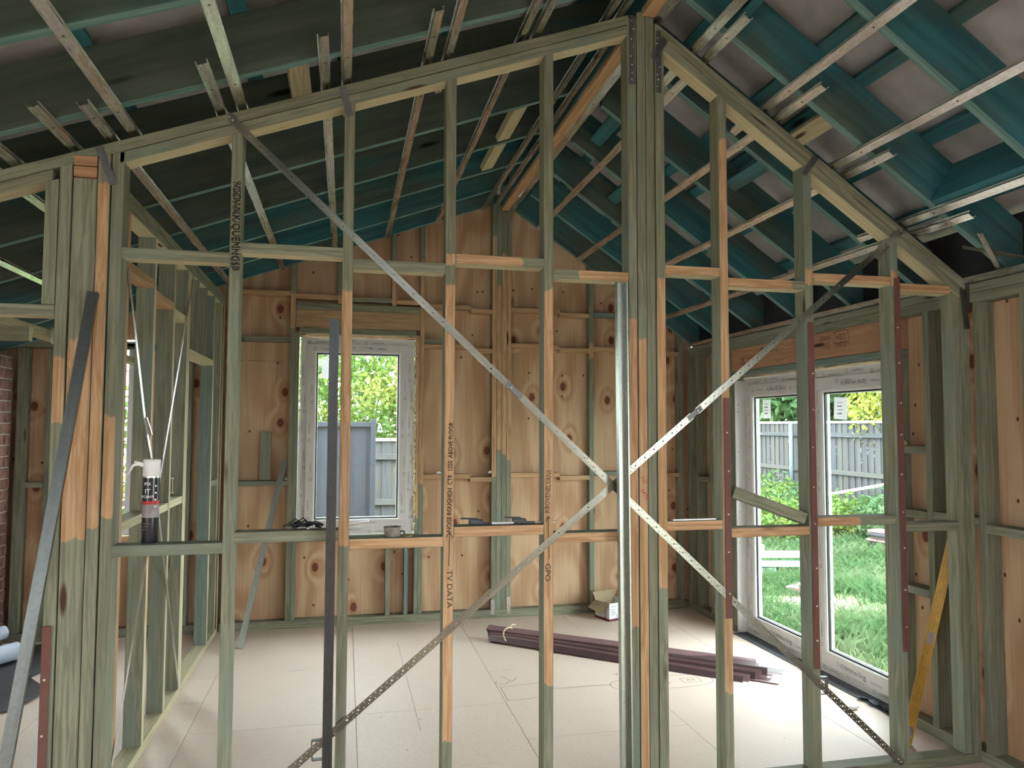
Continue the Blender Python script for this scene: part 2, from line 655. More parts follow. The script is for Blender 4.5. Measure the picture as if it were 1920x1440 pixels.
def text(name, parent, s, size, loc, right, up, mat, squash=1.):
    if (s, mat.name) not in _txt:
        cu = bpy.data.curves.new('lettering', 'FONT')
        cu.body = s
        cu.size = 1
        cu.align_x = 'CENTER'
        cu.align_y = 'CENTER'
        cu.resolution_u = 2
        t = bpy.data.objects.new('lettering', cu)
        COL.objects.link(t)
        bpy.context.view_layer.update()
        me = bpy.data.meshes.new_from_object(t.evaluated_get(bpy.context.evaluated_depsgraph_get()))
        bpy.data.objects.remove(t)
        bpy.data.curves.remove(cu)
        me.materials.clear()
        me.materials.append(mat)
        _txt[(s, mat.name)] = me
    r, u = V(right).normalized(), V(up).normalized()
    n = r.cross(u)
    r, u2 = r * size * squash, u * size
    M = Matrix(((r.x, u2.x, n.x, loc[0]), (r.y, u2.y, n.y, loc[1]), (r.z, u2.z, n.z, loc[2]), (0, 0, 0, 1)))
    return link(bpy.data.objects.new(name, _txt[(s, mat.name)]), parent, M)


def strokes(name, parent, lines, width, loc, right, up, mat):
    """pen lines: polylines in a plane drawn as thin flat ribbons"""
    vs, fs = [], []
    for ln in lines:
        for (a, b), (c, d) in zip(ln[:-1], ln[1:]):
            dx, dy = c - a, d - b
            l = math.hypot(dx, dy) or 1
            nx, ny = -dy / l * width / 2, dx / l * width / 2
            k = len(vs)
            vs += [(a + nx, b + ny, 0), (a - nx, b - ny, 0), (c - nx, d - ny, 0), (c + nx, d + ny, 0)]
            fs.append((k, k + 1, k + 2, k + 3))
    r, u = V(right).normalized(), V(up).normalized()
    n = r.cross(u)
    M = Matrix(((r.x, u.x, n.x, loc[0]), (r.y, u.y, n.y, loc[1]), (r.z, u.z, n.z, loc[2]), (0, 0, 0, 1)))
    return raw(name, vs, fs, mat, parent, M)


def strap(name, parent, p0, p1, ydir, mat=None, w=.032, t=.0016):
    """flat strap; ydir is across its width"""
    return member(name, parent, p0, p1, ydir, w, t, mat or M_STRAP, bev=0)


HAT = [(-.019, 0), (.019, 0), (.0195, .016), (.0235, .016), (.0235, .0175), (.018, .0175), (.0178, .0018), (-.0178, .0018), (-.018, .0175), (-.0235, .0175), (-.0235, .016), (-.0195, .016)]
CCH = [(-.032, 0), (.032, 0), (.032, .034), (.024, .034), (.024, .0325), (.0302, .0325), (.0302, .0018), (-.0302, .0018), (-.0302, .0325), (-.024, .0325), (-.024, .034), (-.032, .034)]
# ================================================================== SETTING
TL, TR = .364, .684                       # roof falls, left and right of the ridge
CL, SL = math.cos(math.atan(TL)), math.sin(math.atan(TL))
CR, SR = math.cos(math.atan(TR)), math.sin(math.atan(TR))
zl = lambda x: 3.265 + TL * x             # underside of rafters
zr = lambda x: 4.720 - TR * x
zroof = lambda x: min(zl(x), zr(x))
RIDGE = 1.388

# ---- floor: particleboard sheets with open joints
floor = empty('floor', label='worn tan particleboard floor sheets with pencil notes', kind='structure')
xs = [-3.3, -1.732, -.832, .087, 1.0, 1.95, 2.80, 3.42]
ends = [[-2.6, .9, 4.5, 6.95], [-2.6, 1.9, 5.5, 6.95], [-2.6, .95, 4.55, 6.95], [-2.6, 1.1, 4.65, 6.95], [-2.6, .5, 4.10, 6.95], [-2.6, 1.4, 5.0, 6.95], [-2.6, 2.1, 4.8, 6.95]]
for i in range(len(xs) - 1):
    for a, b in zip(ends[i][:-1], ends[i][1:]):
        gx, gy = .0016, .0014
        x1 = xs[i + 1] - gx
        slab('floor_sheet', floor, [(xs[i] + gx, a + gy), (x1, a + gy), (x1, b - gy), (xs[i] + gx, b - gy)], -.022, 0, M_FLOOR, 'z')
slab('subfloor', floor, [(-3.3, -2.6), (3.42, -2.6), (3.42, 6.95), (-3.3, 6.95)], -.30, -.026, M_BLACKP, 'z')
# pencil notes on the floor
P = lambda *a: list(a)
strokes('pencil_line', floor, [[(.43, 6.1), (.44, 4.33)]], .003, (0, 0, .0012), (1, 0, 0), (0, 1, 0), M_PENCIL)
sk = [[(1.02, 4.93), (1.30, 4.96), (1.30, 4.70), (1.02, 4.68), (1.02, 4.93)], [(1.30, 4.83), (1.75, 4.83)], [(1.33, 4.86), (1.30, 4.83), (1.33, 4.80)],
      [(1.02, 5.05), (1.0, 5.0), (1.07, 4.98), (1.1, 5.03)], [(1.07, 5.14), (1.12, 5.02), (1.17, 5.10)]]
cap = []
for k in range(33):
    t = 2 * math.pi * k / 32
    cap.append((2.1 + .36 * math.copysign(abs(math.cos(t)) ** .6, math.cos(t)), 4.80 + .12 * math.copysign(abs(math.sin(t)) ** .8, math.sin(t))))
sk.append(cap)
for cx in (1.88, 2.08, 2.31):
    sk.append([(cx - .065, 4.845), (cx + .065, 4.845), (cx + .065, 4.765), (cx - .065, 4.765), (cx - .065, 4.845)])
strokes('pencil_sketch', floor, sk, .0045, (0, 0, .0012), (1, 0, 0), (0, 1, 0), M_PENCIL)
for cx, s in ((1.88, 'DATA'), (2.08, 'GPO'), (2.31, 'AV')):
    text('pencil_writing', floor, s, .05, (cx, 4.805, .0012), (1, 0, 0), (0, 1, 0), M_PENCIL)
text('pencil_writing', floor, 'V  TV ON WALL 1350', .055, (2.1, 5.02, .0012), (1, .05, 0), (0, 1, 0), M_PENCIL)

# ---- middle partition: raked stud frame across the room
D0, D1 = 3.33, 3.42
wp = empty('wall_partition', label='open raked stud partition of green and bare pine across the room', kind='structure')
PTOP = lambda x: (3.227 + .364 * x) if x < RIDGE else (4.678 - .684 * x)     # top of upper plate
under = lambda x: PTOP(x) - (.092 / CL if x < RIDGE else .092 / CR)
yc = (D0 + D1) / 2


def plate(x0, x1, drop, t=.045, **k):
    left = x1 < RIDGE + .05
    c, s = (CL, SL) if left else (CR, -SR)
    f = (lambda x: 3.227 + .364 * x) if left else (lambda x: 4.678 - .684 * x)
    off = V((s, 0, -c)) * (drop + t / 2)
    tn = TL if left else -TR
    return member('top_plate', wp, V((x0, yc, f(x0))) + off, V((x1, yc, f(x1))) + off, (0, 1, 0), D1 - D0, t, M_GREEN, {'-z': M_PALE_LIT} if drop else None, cut0=(0, tn * 1.0), cut1=(0, tn * 1.0), bev=.003, **k)  # paler underside of the lower plate: floor bounce put into the colour


plate(-2.35, -1.10, 0)
plate(-1.10, 1.302, 0)
plate(-2.35, -1.20, .0475)
plate(-.952, 1.302, .0475)
plate(1.50, 3.235, 0)
plate(1.50, 3.205, .0475)
box('bottom_plate', wp, (-1.15, 3.21), (D0, D1), (0, .045), M_GREEN, 'x')
stud_x = [(-.490, -.445), (-.022, .023), (.430, .475), (.888, .933), (1.776, 1.821), (2.243, 2.288), (2.738, 2.783)]
stud_bare = [None, (1.20, 2.30), (.34, 2.345), (.55, 2.343), (.45, 3.13), (2.42, 2.50), (2.44, 2.52)]
for (a, b), br in zip(stud_x, stud_bare):
    xm = (a + b) / 2
    stud(wp, a, b, D0, D1, .045, under(xm), .364 if xm < RIDGE else -.684, bare=br)
stud(wp, .4301, .4749, D0 - .0004, D0 + .0006, 2.43, 2.488, bare=(2.43, 2.487), name='unstained_patch')
# middle post of four
for (a, b), br, top in (((1.303, 1.346), (.78, 2.22), 3.69), ((1.350, 1.393), (.05, 2.13), 3.725), ((1.397, 1.440), None, 3.72), ((1.444, 1.489), (.95, 2.42), 3.665)):
    stud(wp, a, b, D0 + rng.uniform(-.005, .004), D1, .045, top, .3 if a < 1.38 else -.55, bare=br)
# corner cluster on the left
stud(wp, -1.199, -1.152, D0, D1, 2.195, under(-1.175), .364)
stud(wp, -1.149, -1.105, D0 + .002, D1, 0, PTOP(-1.125) - .049, .364, bare=(1.72, 1.98))
stud(wp, -1.100, -1.010, D0 + .008, D0 + .051, 0, 2.722, 0, bare=(1.25, 2.06))
stud(wp, -1.005, -.960, D0 - .004, D1, 0, PTOP(-.98) - .05, .364, bare=(1.30, 2.70))
stud(wp, -.954, -.909, D0, D1, 0, PTOP(-.93) - .05, .364, bare=(1.34, 1.75))
box('packing_block', wp, (-1.098, -1.01), (D0 - .002, D0 + .05), (2.726, 2.768), M_LINTEL, 'x')
box('packing_block', wp, (-1.098, -1.01), (D0 - .004, D0 + .05), (2.771, 2.812), M_LINTEL, 'x')
# right end studs against the outer wall
stud(wp, 3.118, 3.163, D0 + .012, D1, .045, 2.415, -.684)
stud(wp, 3.165, 3.208, D0, D1, .045, 2.385, -.684)
# noggings, staggered
edges = [(-.909, -.490), (-.445, -.022), (.023, .430), (.475, .888), (.933, 1.303), (1.489, 1.776), (1.821, 2.243), (2.288, 2.738), (2.783, 3.118)]
up_bare = [None, None, None, (0, .31), (.13, .40), (0, .3), (0, .35), (0, .5), (0, .4)]
lo_bare = [None, None, (0, .5), (0, .5), (0, .5), (0, .3), (.0, .6), (0, .24), None]
for i, (a, b) in enumerate(edges):
    zu = 2.397 if i % 2 == 0 else 2.443
    zd = 1.179 if i % 2 == 0 else 1.220
    if i == 8:
        zu, b2 = 2.413, 3.10
    else:
        b2 = b
    box('nogging', wp, (a, b2), (D0 + .001, D1 - .003), (zu, zu + .045), M_GREEN, 'x', {'-y': M_MIX, '-z': M_PALE_LIT} if up_bare[i] else {'-z': M_PALE_LIT}, up_bare[i])  # underside paler, floor bounce painted in
    box('nogging', wp, (a, b), (D0 + .001, D1 - .003), (zd, zd + .045), M_GREEN, 'x', {'-y': M_MIX} if lo_bare[i] else None, lo_bare[i])
# door head over the opening on the left
box('door_head', wp, (-2.35, -1.15), (D0, D1), (2.147, 2.193), M_GREEN, 'x', {'-z': M_PALE_LIT})  # underside paler to carry the light bounced off the floor
stud(wp, -2.35, -2.305, D0, D1, 0, 2.146)
# crossed brace straps on the face, each with a tensioner
YS = D0 - .0045


def on_wall_strap(a, b, gap, y=YS):
    pa, pb = V((a[0], y, a[1])), V((b[0], y, b[1]))
    d = (pb - pa).normalized()
    side = d.cross(V((0, 1, 0)))
    pm = pa.lerp(pb, gap)
    tag(strap('brace_strap', wp, pa, pm, side), 'perforated galvanised brace strap')
    tag(strap('brace_strap', wp, pm + d * .035, pb, side), 'perforated galvanised brace strap')
    tn = member('strap_tensioner', wp, pm - d * .03, pm + d * .06, side, .026, .006, M_NAILPLATE, bev=.001)
    tube('bolt', tn, [pm + V((0, -.012, 0)) - d * .004, pm + V((0, .004, 0)) - d * .004], .009, M_NAIL, 8)
    for q in (pa + d * .015, pa + d * .035, pb - d * .015, pb - d * .035):
        tube('nail', wp, [q + V((0, -.003, 0)), q + V((0, .006, 0))], .0045, M_NAIL, 6)


on_wall_strap((-.515, 3.036), (2.735, .040), .385)
on_wall_strap((2.815, 2.738), (-.33, .178), .372, YS - .0022)
# nail straps folded over the plates
for (x, z, dx, dz, L) in ((-1.005, 2.853, .06, -.155, 1), (-.035, 3.21, .035, -.135, 1), (2.315, 3.085, -.07, -.10, 1), (3.205, 2.475, -.005, -.13, 1), (3.165, 2.43, .03, -.20, 1)):
    strap('tie_strap', wp, (x, D0 - .008, z), (x + dx, D0 - .008, z + dz), V((dx, 0, dz)).cross(V((0, 1, 0))), M_NAILPLATE, .03, .002)
for (x, z0, z1) in ((1.325, 3.36, 3.70), (1.462, 3.33, 3.64)):
    strap('tie_strap', wp, (x, D0 - .006, z1), (x, D0 - .006, z0), (1, 0, 0), M_NAILPLATE, .028, .002)
    for k in range(8):
        zz = z0 + .02 + k * (z1 - z0 - .05) / 7 + rng.uniform(-.01, .01)
        q = V((x + rng.uniform(-.009, .009), D0 - .009, zz))
        tube('nail', wp, [q, q + V((0, .006, 0))], .0042, M_NAIL, 6)
strap('tie_strap', wp, (1.43, D0 - .008, 3.50), (1.50, D0 - .008, 3.60), (1, 0, -.7), M_NAILPLATE, .03, .002)
# brown packing strips screwed to the stud faces
for (x, z0, z1, lean) in ((1.803, .80, 1.85, 0), (2.268, .535, 2.235, 0), (2.772, .585, 2.48, 0), (-1.13, 0.01, .92, 0)):
    st = box('packing_strip', wp, (x - .018, x + .014), (D0 - .010, D0 - .0045), (z0, z1), M_BROWNP, 'z')
    n = int((z1 - z0) / .19)
    for k in range(n):
        q = V((x - .002 + rng.uniform(-.004, .004), D0 - .0125, z0 + .12 + k * .19 + rng.uniform(-.02, .02)))
        tube('screw_head', st, [q, q + V((0, .003, 0))], .0042, M_WHITE, 8)
# U-shaped steel brackets by two stud feet
for (x, s) in ((2.30, 1), (-.035, -1)):
    a = .46 if s > 0 else .36
    for k, (p, q) in enumerate((((x, a), (x + s * .085, a - .004)), ((x + s * .085, a - .004), (x + s * .082, a - .085)), ((x + s * .082, a - .085), (x, a - .083)))):
        member('hold_down_bracket', wp, (p[0], D1 + .004, p[1]), (q[0], D1 + .004, q[1]), (0, 1, 0), .022, .005, M_NAILPLATE, bev=0)
# marker writing on the studs (read with the head tilted)
FY = D0 - .0012
for k in range(2):
  text('marker_writing', wp, 'NOISE ROUGHISH  CTR  1350  ABOVE FLOOR', .029, (.458 + .001 * k, FY - .0002 * k, 1.485 + .001 * k), (.012, 0, 1), (-1, 0, .012), M_INK, .82)
text('marker_writing', wp, 'TV DATA', .033, (.458, FY, .995), (.01, 0, -1), (1, 0, .01), M_INK, 1.2)
strokes('marker_arrow', wp, [[(0, 0), (.003, .145)], [(-.014, .125), (.003, .148), (.018, .12)]], .0032, (.455, FY, 1.095), (1, 0, 0), (0, 0, 1), M_INK)
text('marker_writing', wp, 'KBOVENELVANS', .031, (.908, FY, 1.415), (.05, 0, 1), (-1, 0, .05), M_INK, .85)
text('marker_writing', wp, 'GPO', .036, (.905, FY, 1.05), (0, 0, -1), (1, 0, 0), M_INK, 1.1)
strokes('marker_arrow', wp, [[(.002, 0), (-.004, .19)], [(-.014, .168), (-.004, .192), (.008, .18)]], .003, (.911, FY, 1.11), (1, 0, 0), (0, 0, 1), M_INK)
for k, wd in enumerate(('VGDANX/QUENNCSP', 'YODWKK/OUEMHGSB')):
    text('marker_writing', wp, wd, .046, (-.468 + .002 * k, FY - .0002 * k, 2.555 + .004 * k), (.03 * k - .015, 0, -1), (1, 0, .03 * k - .015), M_INK, .84)
text('marker_writing', wp, '320', .025, (1.372, FY - .006, 1.46), (.5, 0, -.8), (.8, 0, .5), M_INKR)
text('marker_writing', wp, '3470', .028, (1.375, FY - .006, 1.395), (.5, 0, -.8), (.8, 0, .5), M_INKR)

# ---- left wall of the room: stud wall running back from the cluster
wl = empty('wall_left', label='open green stud wall running back on the left', kind='structure')
LX0, LX1 = -1.10, -1.01


def ystud(par, y0, y1, X, z0, z1, mat=None, over=None, name='stud'):
    # ydir chosen so that local +y looks along -Y (towards the viewer)
    return member(name, par, ((X[0] + X[1]) / 2, (y0 + y1) / 2, z0), ((X[0] + X[1]) / 2, (y0 + y1) / 2, z1), (0, 1, 0), y1 - y0, X[1] - X[0], mat or M_GREEN, over)


box('bottom_plate', wl, (LX0, LX1), (D1, 6.70), (0, .045), M_PALE_LIT, 'y')
box('top_plate', wl, (LX0, LX1), (D1, 6.70), (2.720, 2.764), M_GREEN, 'y', {'-z': M_PALE_LIT, '+z': M_PALE_LIT})  # pale underside holds floor-bounce light in its colour
box('top_plate', wl, (LX0, LX1), (D1, 6.70), (2.766, 2.810), M_GREEN, 'y')
for i, (a, b) in enumerate(((3.46, 3.505), (3.80, 3.845), (4.32, 4.365), (4.79, 4.835), (5.19, 5.235), (5.238, 5.283), (6.185, 6.23), (6.53, 6.575), (6.652, 6.697))):
    ystud(wl, a, b, (LX0, LX1), .045, 2.72, M_BLUEG if i == 6 else None, {'-z': M_BARE} if i == 1 else {'-z': M_PALE_LIT})  # pale room-facing edges: light from the door put into the colour
for a in (5.52, 5.84):
    ystud(wl, a, a + .045, (LX0, LX1), 2.217, 2.72)
box('door_head', wl, (LX0, LX1), (5.283, 6.185), (2.172, 2.217), M_PALE_LIT, 'y')
for a, b, z, m in ((3.505, 3.80, 2.47, M_PALE_LIT), (3.845, 4.32, 2.445, M_BARE), (4.365, 4.79, 2.40, M_BARE), (4.835, 5.19, 2.37, M_PALE_LIT), (3.505, 3.80, 1.16, M_PALE_LIT), (3.845, 4.32, 1.212, M_PALE_LIT), (4.365, 4.79, 1.21, M_PALE_LIT), (4.835, 5.19, 1.215, M_PALE_LIT), (6.23, 6.53, 1.23, M_GREEN)):
    box('nogging', wl, (LX0 + .002, LX1 - .002), (a, b), (z, z + .045), m, 'y')
sx = LX1 + .003
for pts in (((5.38, 2.78), (4.616, 1.52), (3.75, .10)), ((3.80, 2.44), (4.185, 1.73), (4.339, 1.532), (5.2, .05))):
    for (a, b), (c, d) in zip(pts[:-1], pts[1:]):
        dd = V((0, c - a, d - b)).normalized()
        tag(strap('brace_strap', wl, (sx, a, b), (sx, c, d), V((1, 0, 0)).cross(dd), M_STEEL, .03, .0015), 'thin galvanised brace strap')
        sx += .0012
member('strap_tensioner', wl, (LX1 + .008, 4.17, 1.75), (LX1 + .02, 4.24, 1.66), (1, 0, 0), .02, .008, M_STEEL)
br = box('cable_bracket', wl, (LX1 - .03, LX1 - .027), (5.02, 5.026), (1.29, 1.385), M_WHITE, 'z')
for X, Z in (((-1.065, -1.03), (1.29, 1.295)), ((-1.065, -1.03), (1.38, 1.385)), ((-1.068, -1.063), (1.29, 1.385))):
    box('bracket_bar', br, X, (5.02, 5.026), Z, M_WHITE, 'x', bev=0)

# ---- back wall: studs in front of plywood, window left of centre
wb = empty('wall_back', label='gable end stud wall lined with orange knotty plywood', kind='structure')
B0, B1 = 6.70, 6.79
top = lambda x: zroof(x) + .09
WX, WZ = (-.395, .605), (.765, 2.485)                    # window opening
sheets = [[(-1.10, 0), (-.435, 0), (-.435, 3.4), (-1.10, 3.4)], [(-.433, 0), (.655, 0), (.655, WZ[0]), (-.433, WZ[0])], [(-.433, WZ[1]), (.655, WZ[1]), (.655, 4), (-.433, 4)], [(.657, 0), (1.37, 0), (1.37, 4), (.657, 4)],
          [(1.372, 0), (2.246, 0), (2.246, 4), (1.372, 4)], [(2.248, 0), (3.30, 0), (3.30, 4), (2.248, 4)],
          [(-3.3, 0), (-2.345, 0), (-2.345, 3.2), (-3.3, 3.2)], [(-2.343, 0), (-1.66, 0), (-1.66, .80), (-2.343, .80)], [(-2.343, 2.42), (-1.66, 2.42), (-1.66, 3.2), (-2.343, 3.2)], [(-1.658, 0), (-1.102, 0), (-1.102, 3.2), (-1.658, 3.2)]]
for s in sheets:
    pts = []
    for (x, z) in s:
        pts.append((x, z if z < 2.9 else zroof(x) + .22))
    if s[0][0] > 1.3 and s[1][0] < 2.5 and s[0][0] < 1.38:
        pts = [(1.372, 0), (2.246, 0), (2.246, zr(2.246) + .22), (1.40, zr(1.40) + .22), (1.372, zl(1.372) + .22)]
    slab('plywood_sheet', wb, pts, B1, B1 + .012, M_PLY)
for (a, b, z0, z1, br, m) in (
        (-.985, -.94, 0, None, None, None), (-.475, -.432, 0, None, (2.55, 2.86), None), (-.430, -.397, 0, 2.515, None, None), (-.080, -.035, 2.775, None, (2.6, 2.85), None),
        (.388, .432, 2.775, None, (2.5, 3.10), None), (.607, .640, 0, 2.515, (.9, 2.6), None), (.642, .682, 0, None, (1.2, 3.2), None),
        (1.298, 1.342, .0, None, (1.25, 3.45), None), (1.344, 1.388, 0, None, (1.5, 3.0), None), (1.390, 1.434, 0, None, (1.45, 3.3), None), (1.436, 1.478, 0, None, (1.4, 3.2), None),
        (2.226, 2.270, 0, None, (2.35, 2.50), None), (2.70, 2.745, 0, None, None, None), (3.125, 3.168, 0, None, None, None), (.36, .40, 0, .72, None, None), (.52, .555, 0, .72, None, M_BLUEG)):
    xm = (a + b) / 2
    stud(wb, a, b, B0, B1 - .001, max(z0, .07), z1 or top(xm), (TL if xm < RIDGE else -TR) if z1 is None else 0, m, br)
box('bottom_plate', wb, (-1.0, 3.20), (B0, B1 - .001), (0, .068), M_GREEN, 'x')
box('lintel', wb, (-.43, .640), (B0 + .002, B1 - .002), (2.562, 2.715), M_BARE, 'x')
box('lintel_plate', wb, (-.43, .640), (B0, B1 - .001), (2.717, 2.772), M_GREEN, 'x')
box('window_head', wb, (-.397, .607), (B0 + .001, B1 - .001), (2.515, 2.560), M_GREEN, 'x')
box('window_sill_plate', wb, (-.43, .640), (B0, B1 - .001), (.722, .764), M_GREEN, 'x')
rows = [(-.94, -.475, (2.83, 2.43, 1.20), (1, 0, 0)), (-.432, -.080, (2.81,), (1,)), (-.035, .388, (2.80,), (0,)), (.432, .642, (2.79,), (1,)), (.682, 1.298, (2.765, 2.405, 1.24), (1, 1, 1)),
        (1.478, 2.226, (2.76, 2.43, 1.245), (1, 1, 1)), (2.270, 2.70, (2.745, 2.42, 1.25), (2, 1, 0)), (2.745, 3.125, (2.72, 2.39, 1.23), (1, 1, 1)), (.682, .70, (2.4,), (0,))]
for a, b, zs, ms in rows[:-1]:
    for z, m in zip(zs, ms):
        if abs(b - a) > .55:                         # two lengths where a hidden stud would stand
            c = a + (.42 if a < 1 else .46)
            box('nogging', wb, (a, c), (B0, B1 - .001), (z, z + .042), (M_GREEN, M_BARE, M_BLUEG)[m], 'x')
            box('nogging', wb, (c, b), (B0, B1 - .001), (z - .03, z + .012), (M_GREEN, M_BARE, M_BLUEG)[m], 'x')
        else:
            box('nogging', wb, (a, b), (B0, B1 - .001), (z, z + .042), (M_GREEN, M_BARE, M_BLUEG)[m], 'x')
box('nogging', wb, (.682, .86), (B0, B1 - .001), (2.44, 2.485), M_GREEN, 'x')
# part of the back wall in the next room
for a, b in ((-2.56, -2.49), (-2.345, -2.30), (-1.70, -1.655), (-1.30, -1.255)):
    stud(wb, a, b, B0, B1 - .001, .07, 2.33)
box('top_plate', wb, (-3.3, -1.12), (B0, B1 - .001), (2.335, 2.385), M_GREEN, 'x')
box('bottom_plate', wb, (-3.3, -1.12), (B0, B1 - .001), (0, .068), M_GREEN, 'x')
box('nogging', wb, (-2.49, -2.345), (B0, B1 - .001), (1.208, 1.252), M_GREEN, 'x')
box('nail_plate', wb, (1.296, 1.330), (B0 - .002, B0 - .0005), (.03, .16), M_STEEL, 'z', bev=0)
box('nail_plate', wb, (1.442, 1.476), (B0 - .002, B0 - .0005), (.03, .18), M_STEEL, 'z', bev=0)
box('nail_plate', wb, (2.232, 2.262), (B0 - .002, B0 - .0005), (.07, .20), M_STEEL, 'z', bev=0)
text('stamped_print', wb, '— · ——— · ——', .05, (-.72, B1 - .001, 2.27), (1, 0, 0), (0, 0, 1), M_PRINT)

# ---- right wall: studs, plywood, lintel over the glazed door
wr = empty('wall_right', label='outer stud wall on the right lined with plywood', kind='structure')
R0, R1 = 3.21, 3.30
for a, b, z0, z1 in ((5.80, 6.80, 0, 2.46), (3.30, 3.92, 0, 2.46), (-2.6, -1.55, 0, 2.46), (-1.55, .45, 2.14, 2.46), (.45, 3.30, 0, 2.46), (3.921, 5.799, 2.125, 2.46)):  # gap beside the viewer is unseen, added to let daylight in
    slab('plywood_sheet', wr, [(a + .001, z0), (b - .001, z0), (b - .001, z1), (a + .001, z1)], R1 + .001, R1 + .013, M_PLY, 'x')
box('bottom_plate', wr, (R0, R1), (.45, 3.875), (0, .06), M_GREEN, 'y')
box('bottom_plate', wr, (R0, R1), (-2.6, -1.55), (0, .06), M_GREEN, 'y')
box('lintel', wr, (R0 + .004, R1), (-1.55, .45), (2.14, 2.366), M_LINTEL, 'y')  # spans the unseen opening added for daylight
box('bottom_plate', wr, (R0, R1), (5.84, 6.69), (0, .06), M_GREEN, 'y')
box('top_plate', wr, (R0, R1), (-2.6, 6.69), (2.42, 2.468), M_GREEN, 'y')
box('top_plate', wr, (R0, R1), (-2.6, 6.69), (2.368, 2.418), M_GREEN, 'y')
for y in (-2.4, -1.95, -1.60, 0.45, .72, 1.15, 1.62, 2.12, 2.55, 2.98, 3.26, 3.615, 3.877, 5.795, 5.842, 6.20, 6.47, 6.64):
    z1 = 2.135 if y in (3.877, 5.795) else 2.368
    ystud(wr, y, y + .045, (R0, R1), .06, z1)
for a, b, zs in ((3.66, 3.877, (1.56, 1.19, .755)), (3.025, 3.26, (1.17,)), (2.6, 2.98, (1.22,)), (6.245, 6.47, (1.21,)), (5.89, 6.2, (1.63,)), (3.305, 3.615, (1.20,))):
    for z in zs:
        box('nogging', wr, (R0, R1 - .002), (a, b), (z, z + .045), M_GREEN, 'y')
box('lintel', wr, (R0 + .004, R1), (3.877, 5.84), (2.182, 2.366), M_LINTEL, 'y')
box('door_head', wr, (R0, R1), (3.877, 5.84), (2.137, 2.180), M_BLUEG, 'y')
LXF = R0 + .0028
text('stamped_print', wr, '15', .085, (LXF, 5.66, 2.25), (0, -1, 0), (0, 0, 1), M_INK)
text('stamped_print', wr, 'CONTACTS', .032, (LXF, 5.48, 2.275), (0, -1, 0), (0, 0, 1), M_PRINT)
text('stamped_print', wr, '& SIGNS', .032, (LXF, 5.50, 2.235), (0, -1, 0), (0, 0, 1), M_PRINT)
text('stamped_print', wr, 'SERIES', .055, (LXF, 4.55, 2.315), (0, -1, 0), (0, 0, 1), M_PRINT, .8)
text('stamped_print', wr, '10:00', .055, (LXF, 4.55, 2.265), (0, -1, 0), (0, 0, 1), M_PRINT, .8)
text('stamped_print', wr, 'H2O', .06, (LXF, 4.385, 2.31), (0, -1, 0), (0, 0, 1), M_PRINT, .8)
text('stamped_print', wr, 'SHIELD', .05, (LXF, 4.385, 2.26), (0, -1, 0), (0, 0, 1), M_PRINT, .75)
strokes('stamped_print', wr, [[(-.075, .0), (-.075, .06), (-.04, .08), (.06, .08), (.075, .06), (.075, 0), (-.075, 0)]], .005, (LXF, 4.385, 2.275), (0, -1, 0), (0, 0, 1), M_PRINT)
text('stamped_print', wr, 'STRUCTURE', .03, (LXF, 5.2, 2.30), (0, -1, 0), (0, 0, 1), M_PRINT, .9)
# white reveal lining at the far door jamb, dark sill flashing
rv = box('reveal_lining', wr, (R0 + .002, R1 - .001), (5.782, 5.793), (.01, 2.10), M_WHITE, 'z')
for z in (.2, .75, 1.0, 1.5, 1.84, 1.9):
    q = V((3.235, 5.780, z))
    tube('screw_head', rv, [q, q + V((0, .004, 0))], .004, M_DGREY, 6)
slab('sill_flashing', wr, [(3.19, 3.92), (3.35, 3.92), (3.35, 5.79), (3.17, 5.79)], .001, .006, M_DPC, 'z')
vs = []
for k in range(12):
    vs.append((3.185 + .02 * math.sin(k * 1.7) + .02 * (k % 3 == 0), 3.93 + k * .03, .006 + .025 * abs(math.sin(k * 1.1))))
for k in range(12):
    vs.append((3.27, 3.93 + k * .03, .012 + .012 * math.sin(k)))
raw('flashing_flap', vs, [(k, k + 1, 13 + k, 12 + k) for k in range(11)], M_DPC, wr)
slab('eave_light_block', wr, [(-2.6, 2.455), (6.8, 2.455), (6.8, 2.80), (-2.6, 2.80)], 3.318, 3.326, M_BLACKM, 'x')  # black sheet added to keep outside light off the blanket
# strap pieces where the rafter meets the plate
for a, b in (((3.02, 3.05, 2.66), (3.20, 3.12, 2.50)), ((3.06, 3.20, 2.63), (3.195, 2.92, 2.515))):
    strap('tie_strap', wr, a, b, (0, 1, 0) if a[1] < 3.1 else (1, .3, -.6), M_STRAP, .03, .0015)
prism('ceiling_track', wr, [(-.014, 0), (.014, 0), (.014, .03), (.012, .03), (.012, .002), (-.014, .002)], (3.19, -2.5, 2.47), (3.19, 6.66, 2.47), (-1, 0, 0), M_STEEL)

# ---- far left outer wall of the next room
wo = empty('wall_far_left', label='plywood outer wall of the next room', kind='structure')
for a, b, z0, z1 in ((-2.6, -1.2, 0, 2.2), (-1.2, 0, 1.95, 2.2), (0, 4.0, 0, 2.2), (4.0, 6.79, 0, 2.2)):  # low gap near the viewer is unseen, added to admit daylight
    slab('plywood_sheet', wo, [(a, z0), (b, z0), (b, z1), (a, z1)], -3.32, -3.30, M_PLY, 'x')

# ---- unseen wall behind the viewer, added to hold back light
wf = empty('wall_front', label='unseen plywood wall added behind the viewer to hold back light', kind='structure')
slab('plywood_sheet', wf, [(-3.3, 0), (.4, 0), (.4, 3.3), (-3.3, 1.9)], -2.62, -2.60, M_PLY)
slab('plywood_sheet', wf, [(.4, 0), (3.3, 0), (3.3, 2.4), (1.39, 3.7), (.4, 3.3)], -2.62, -2.60, M_PLY)

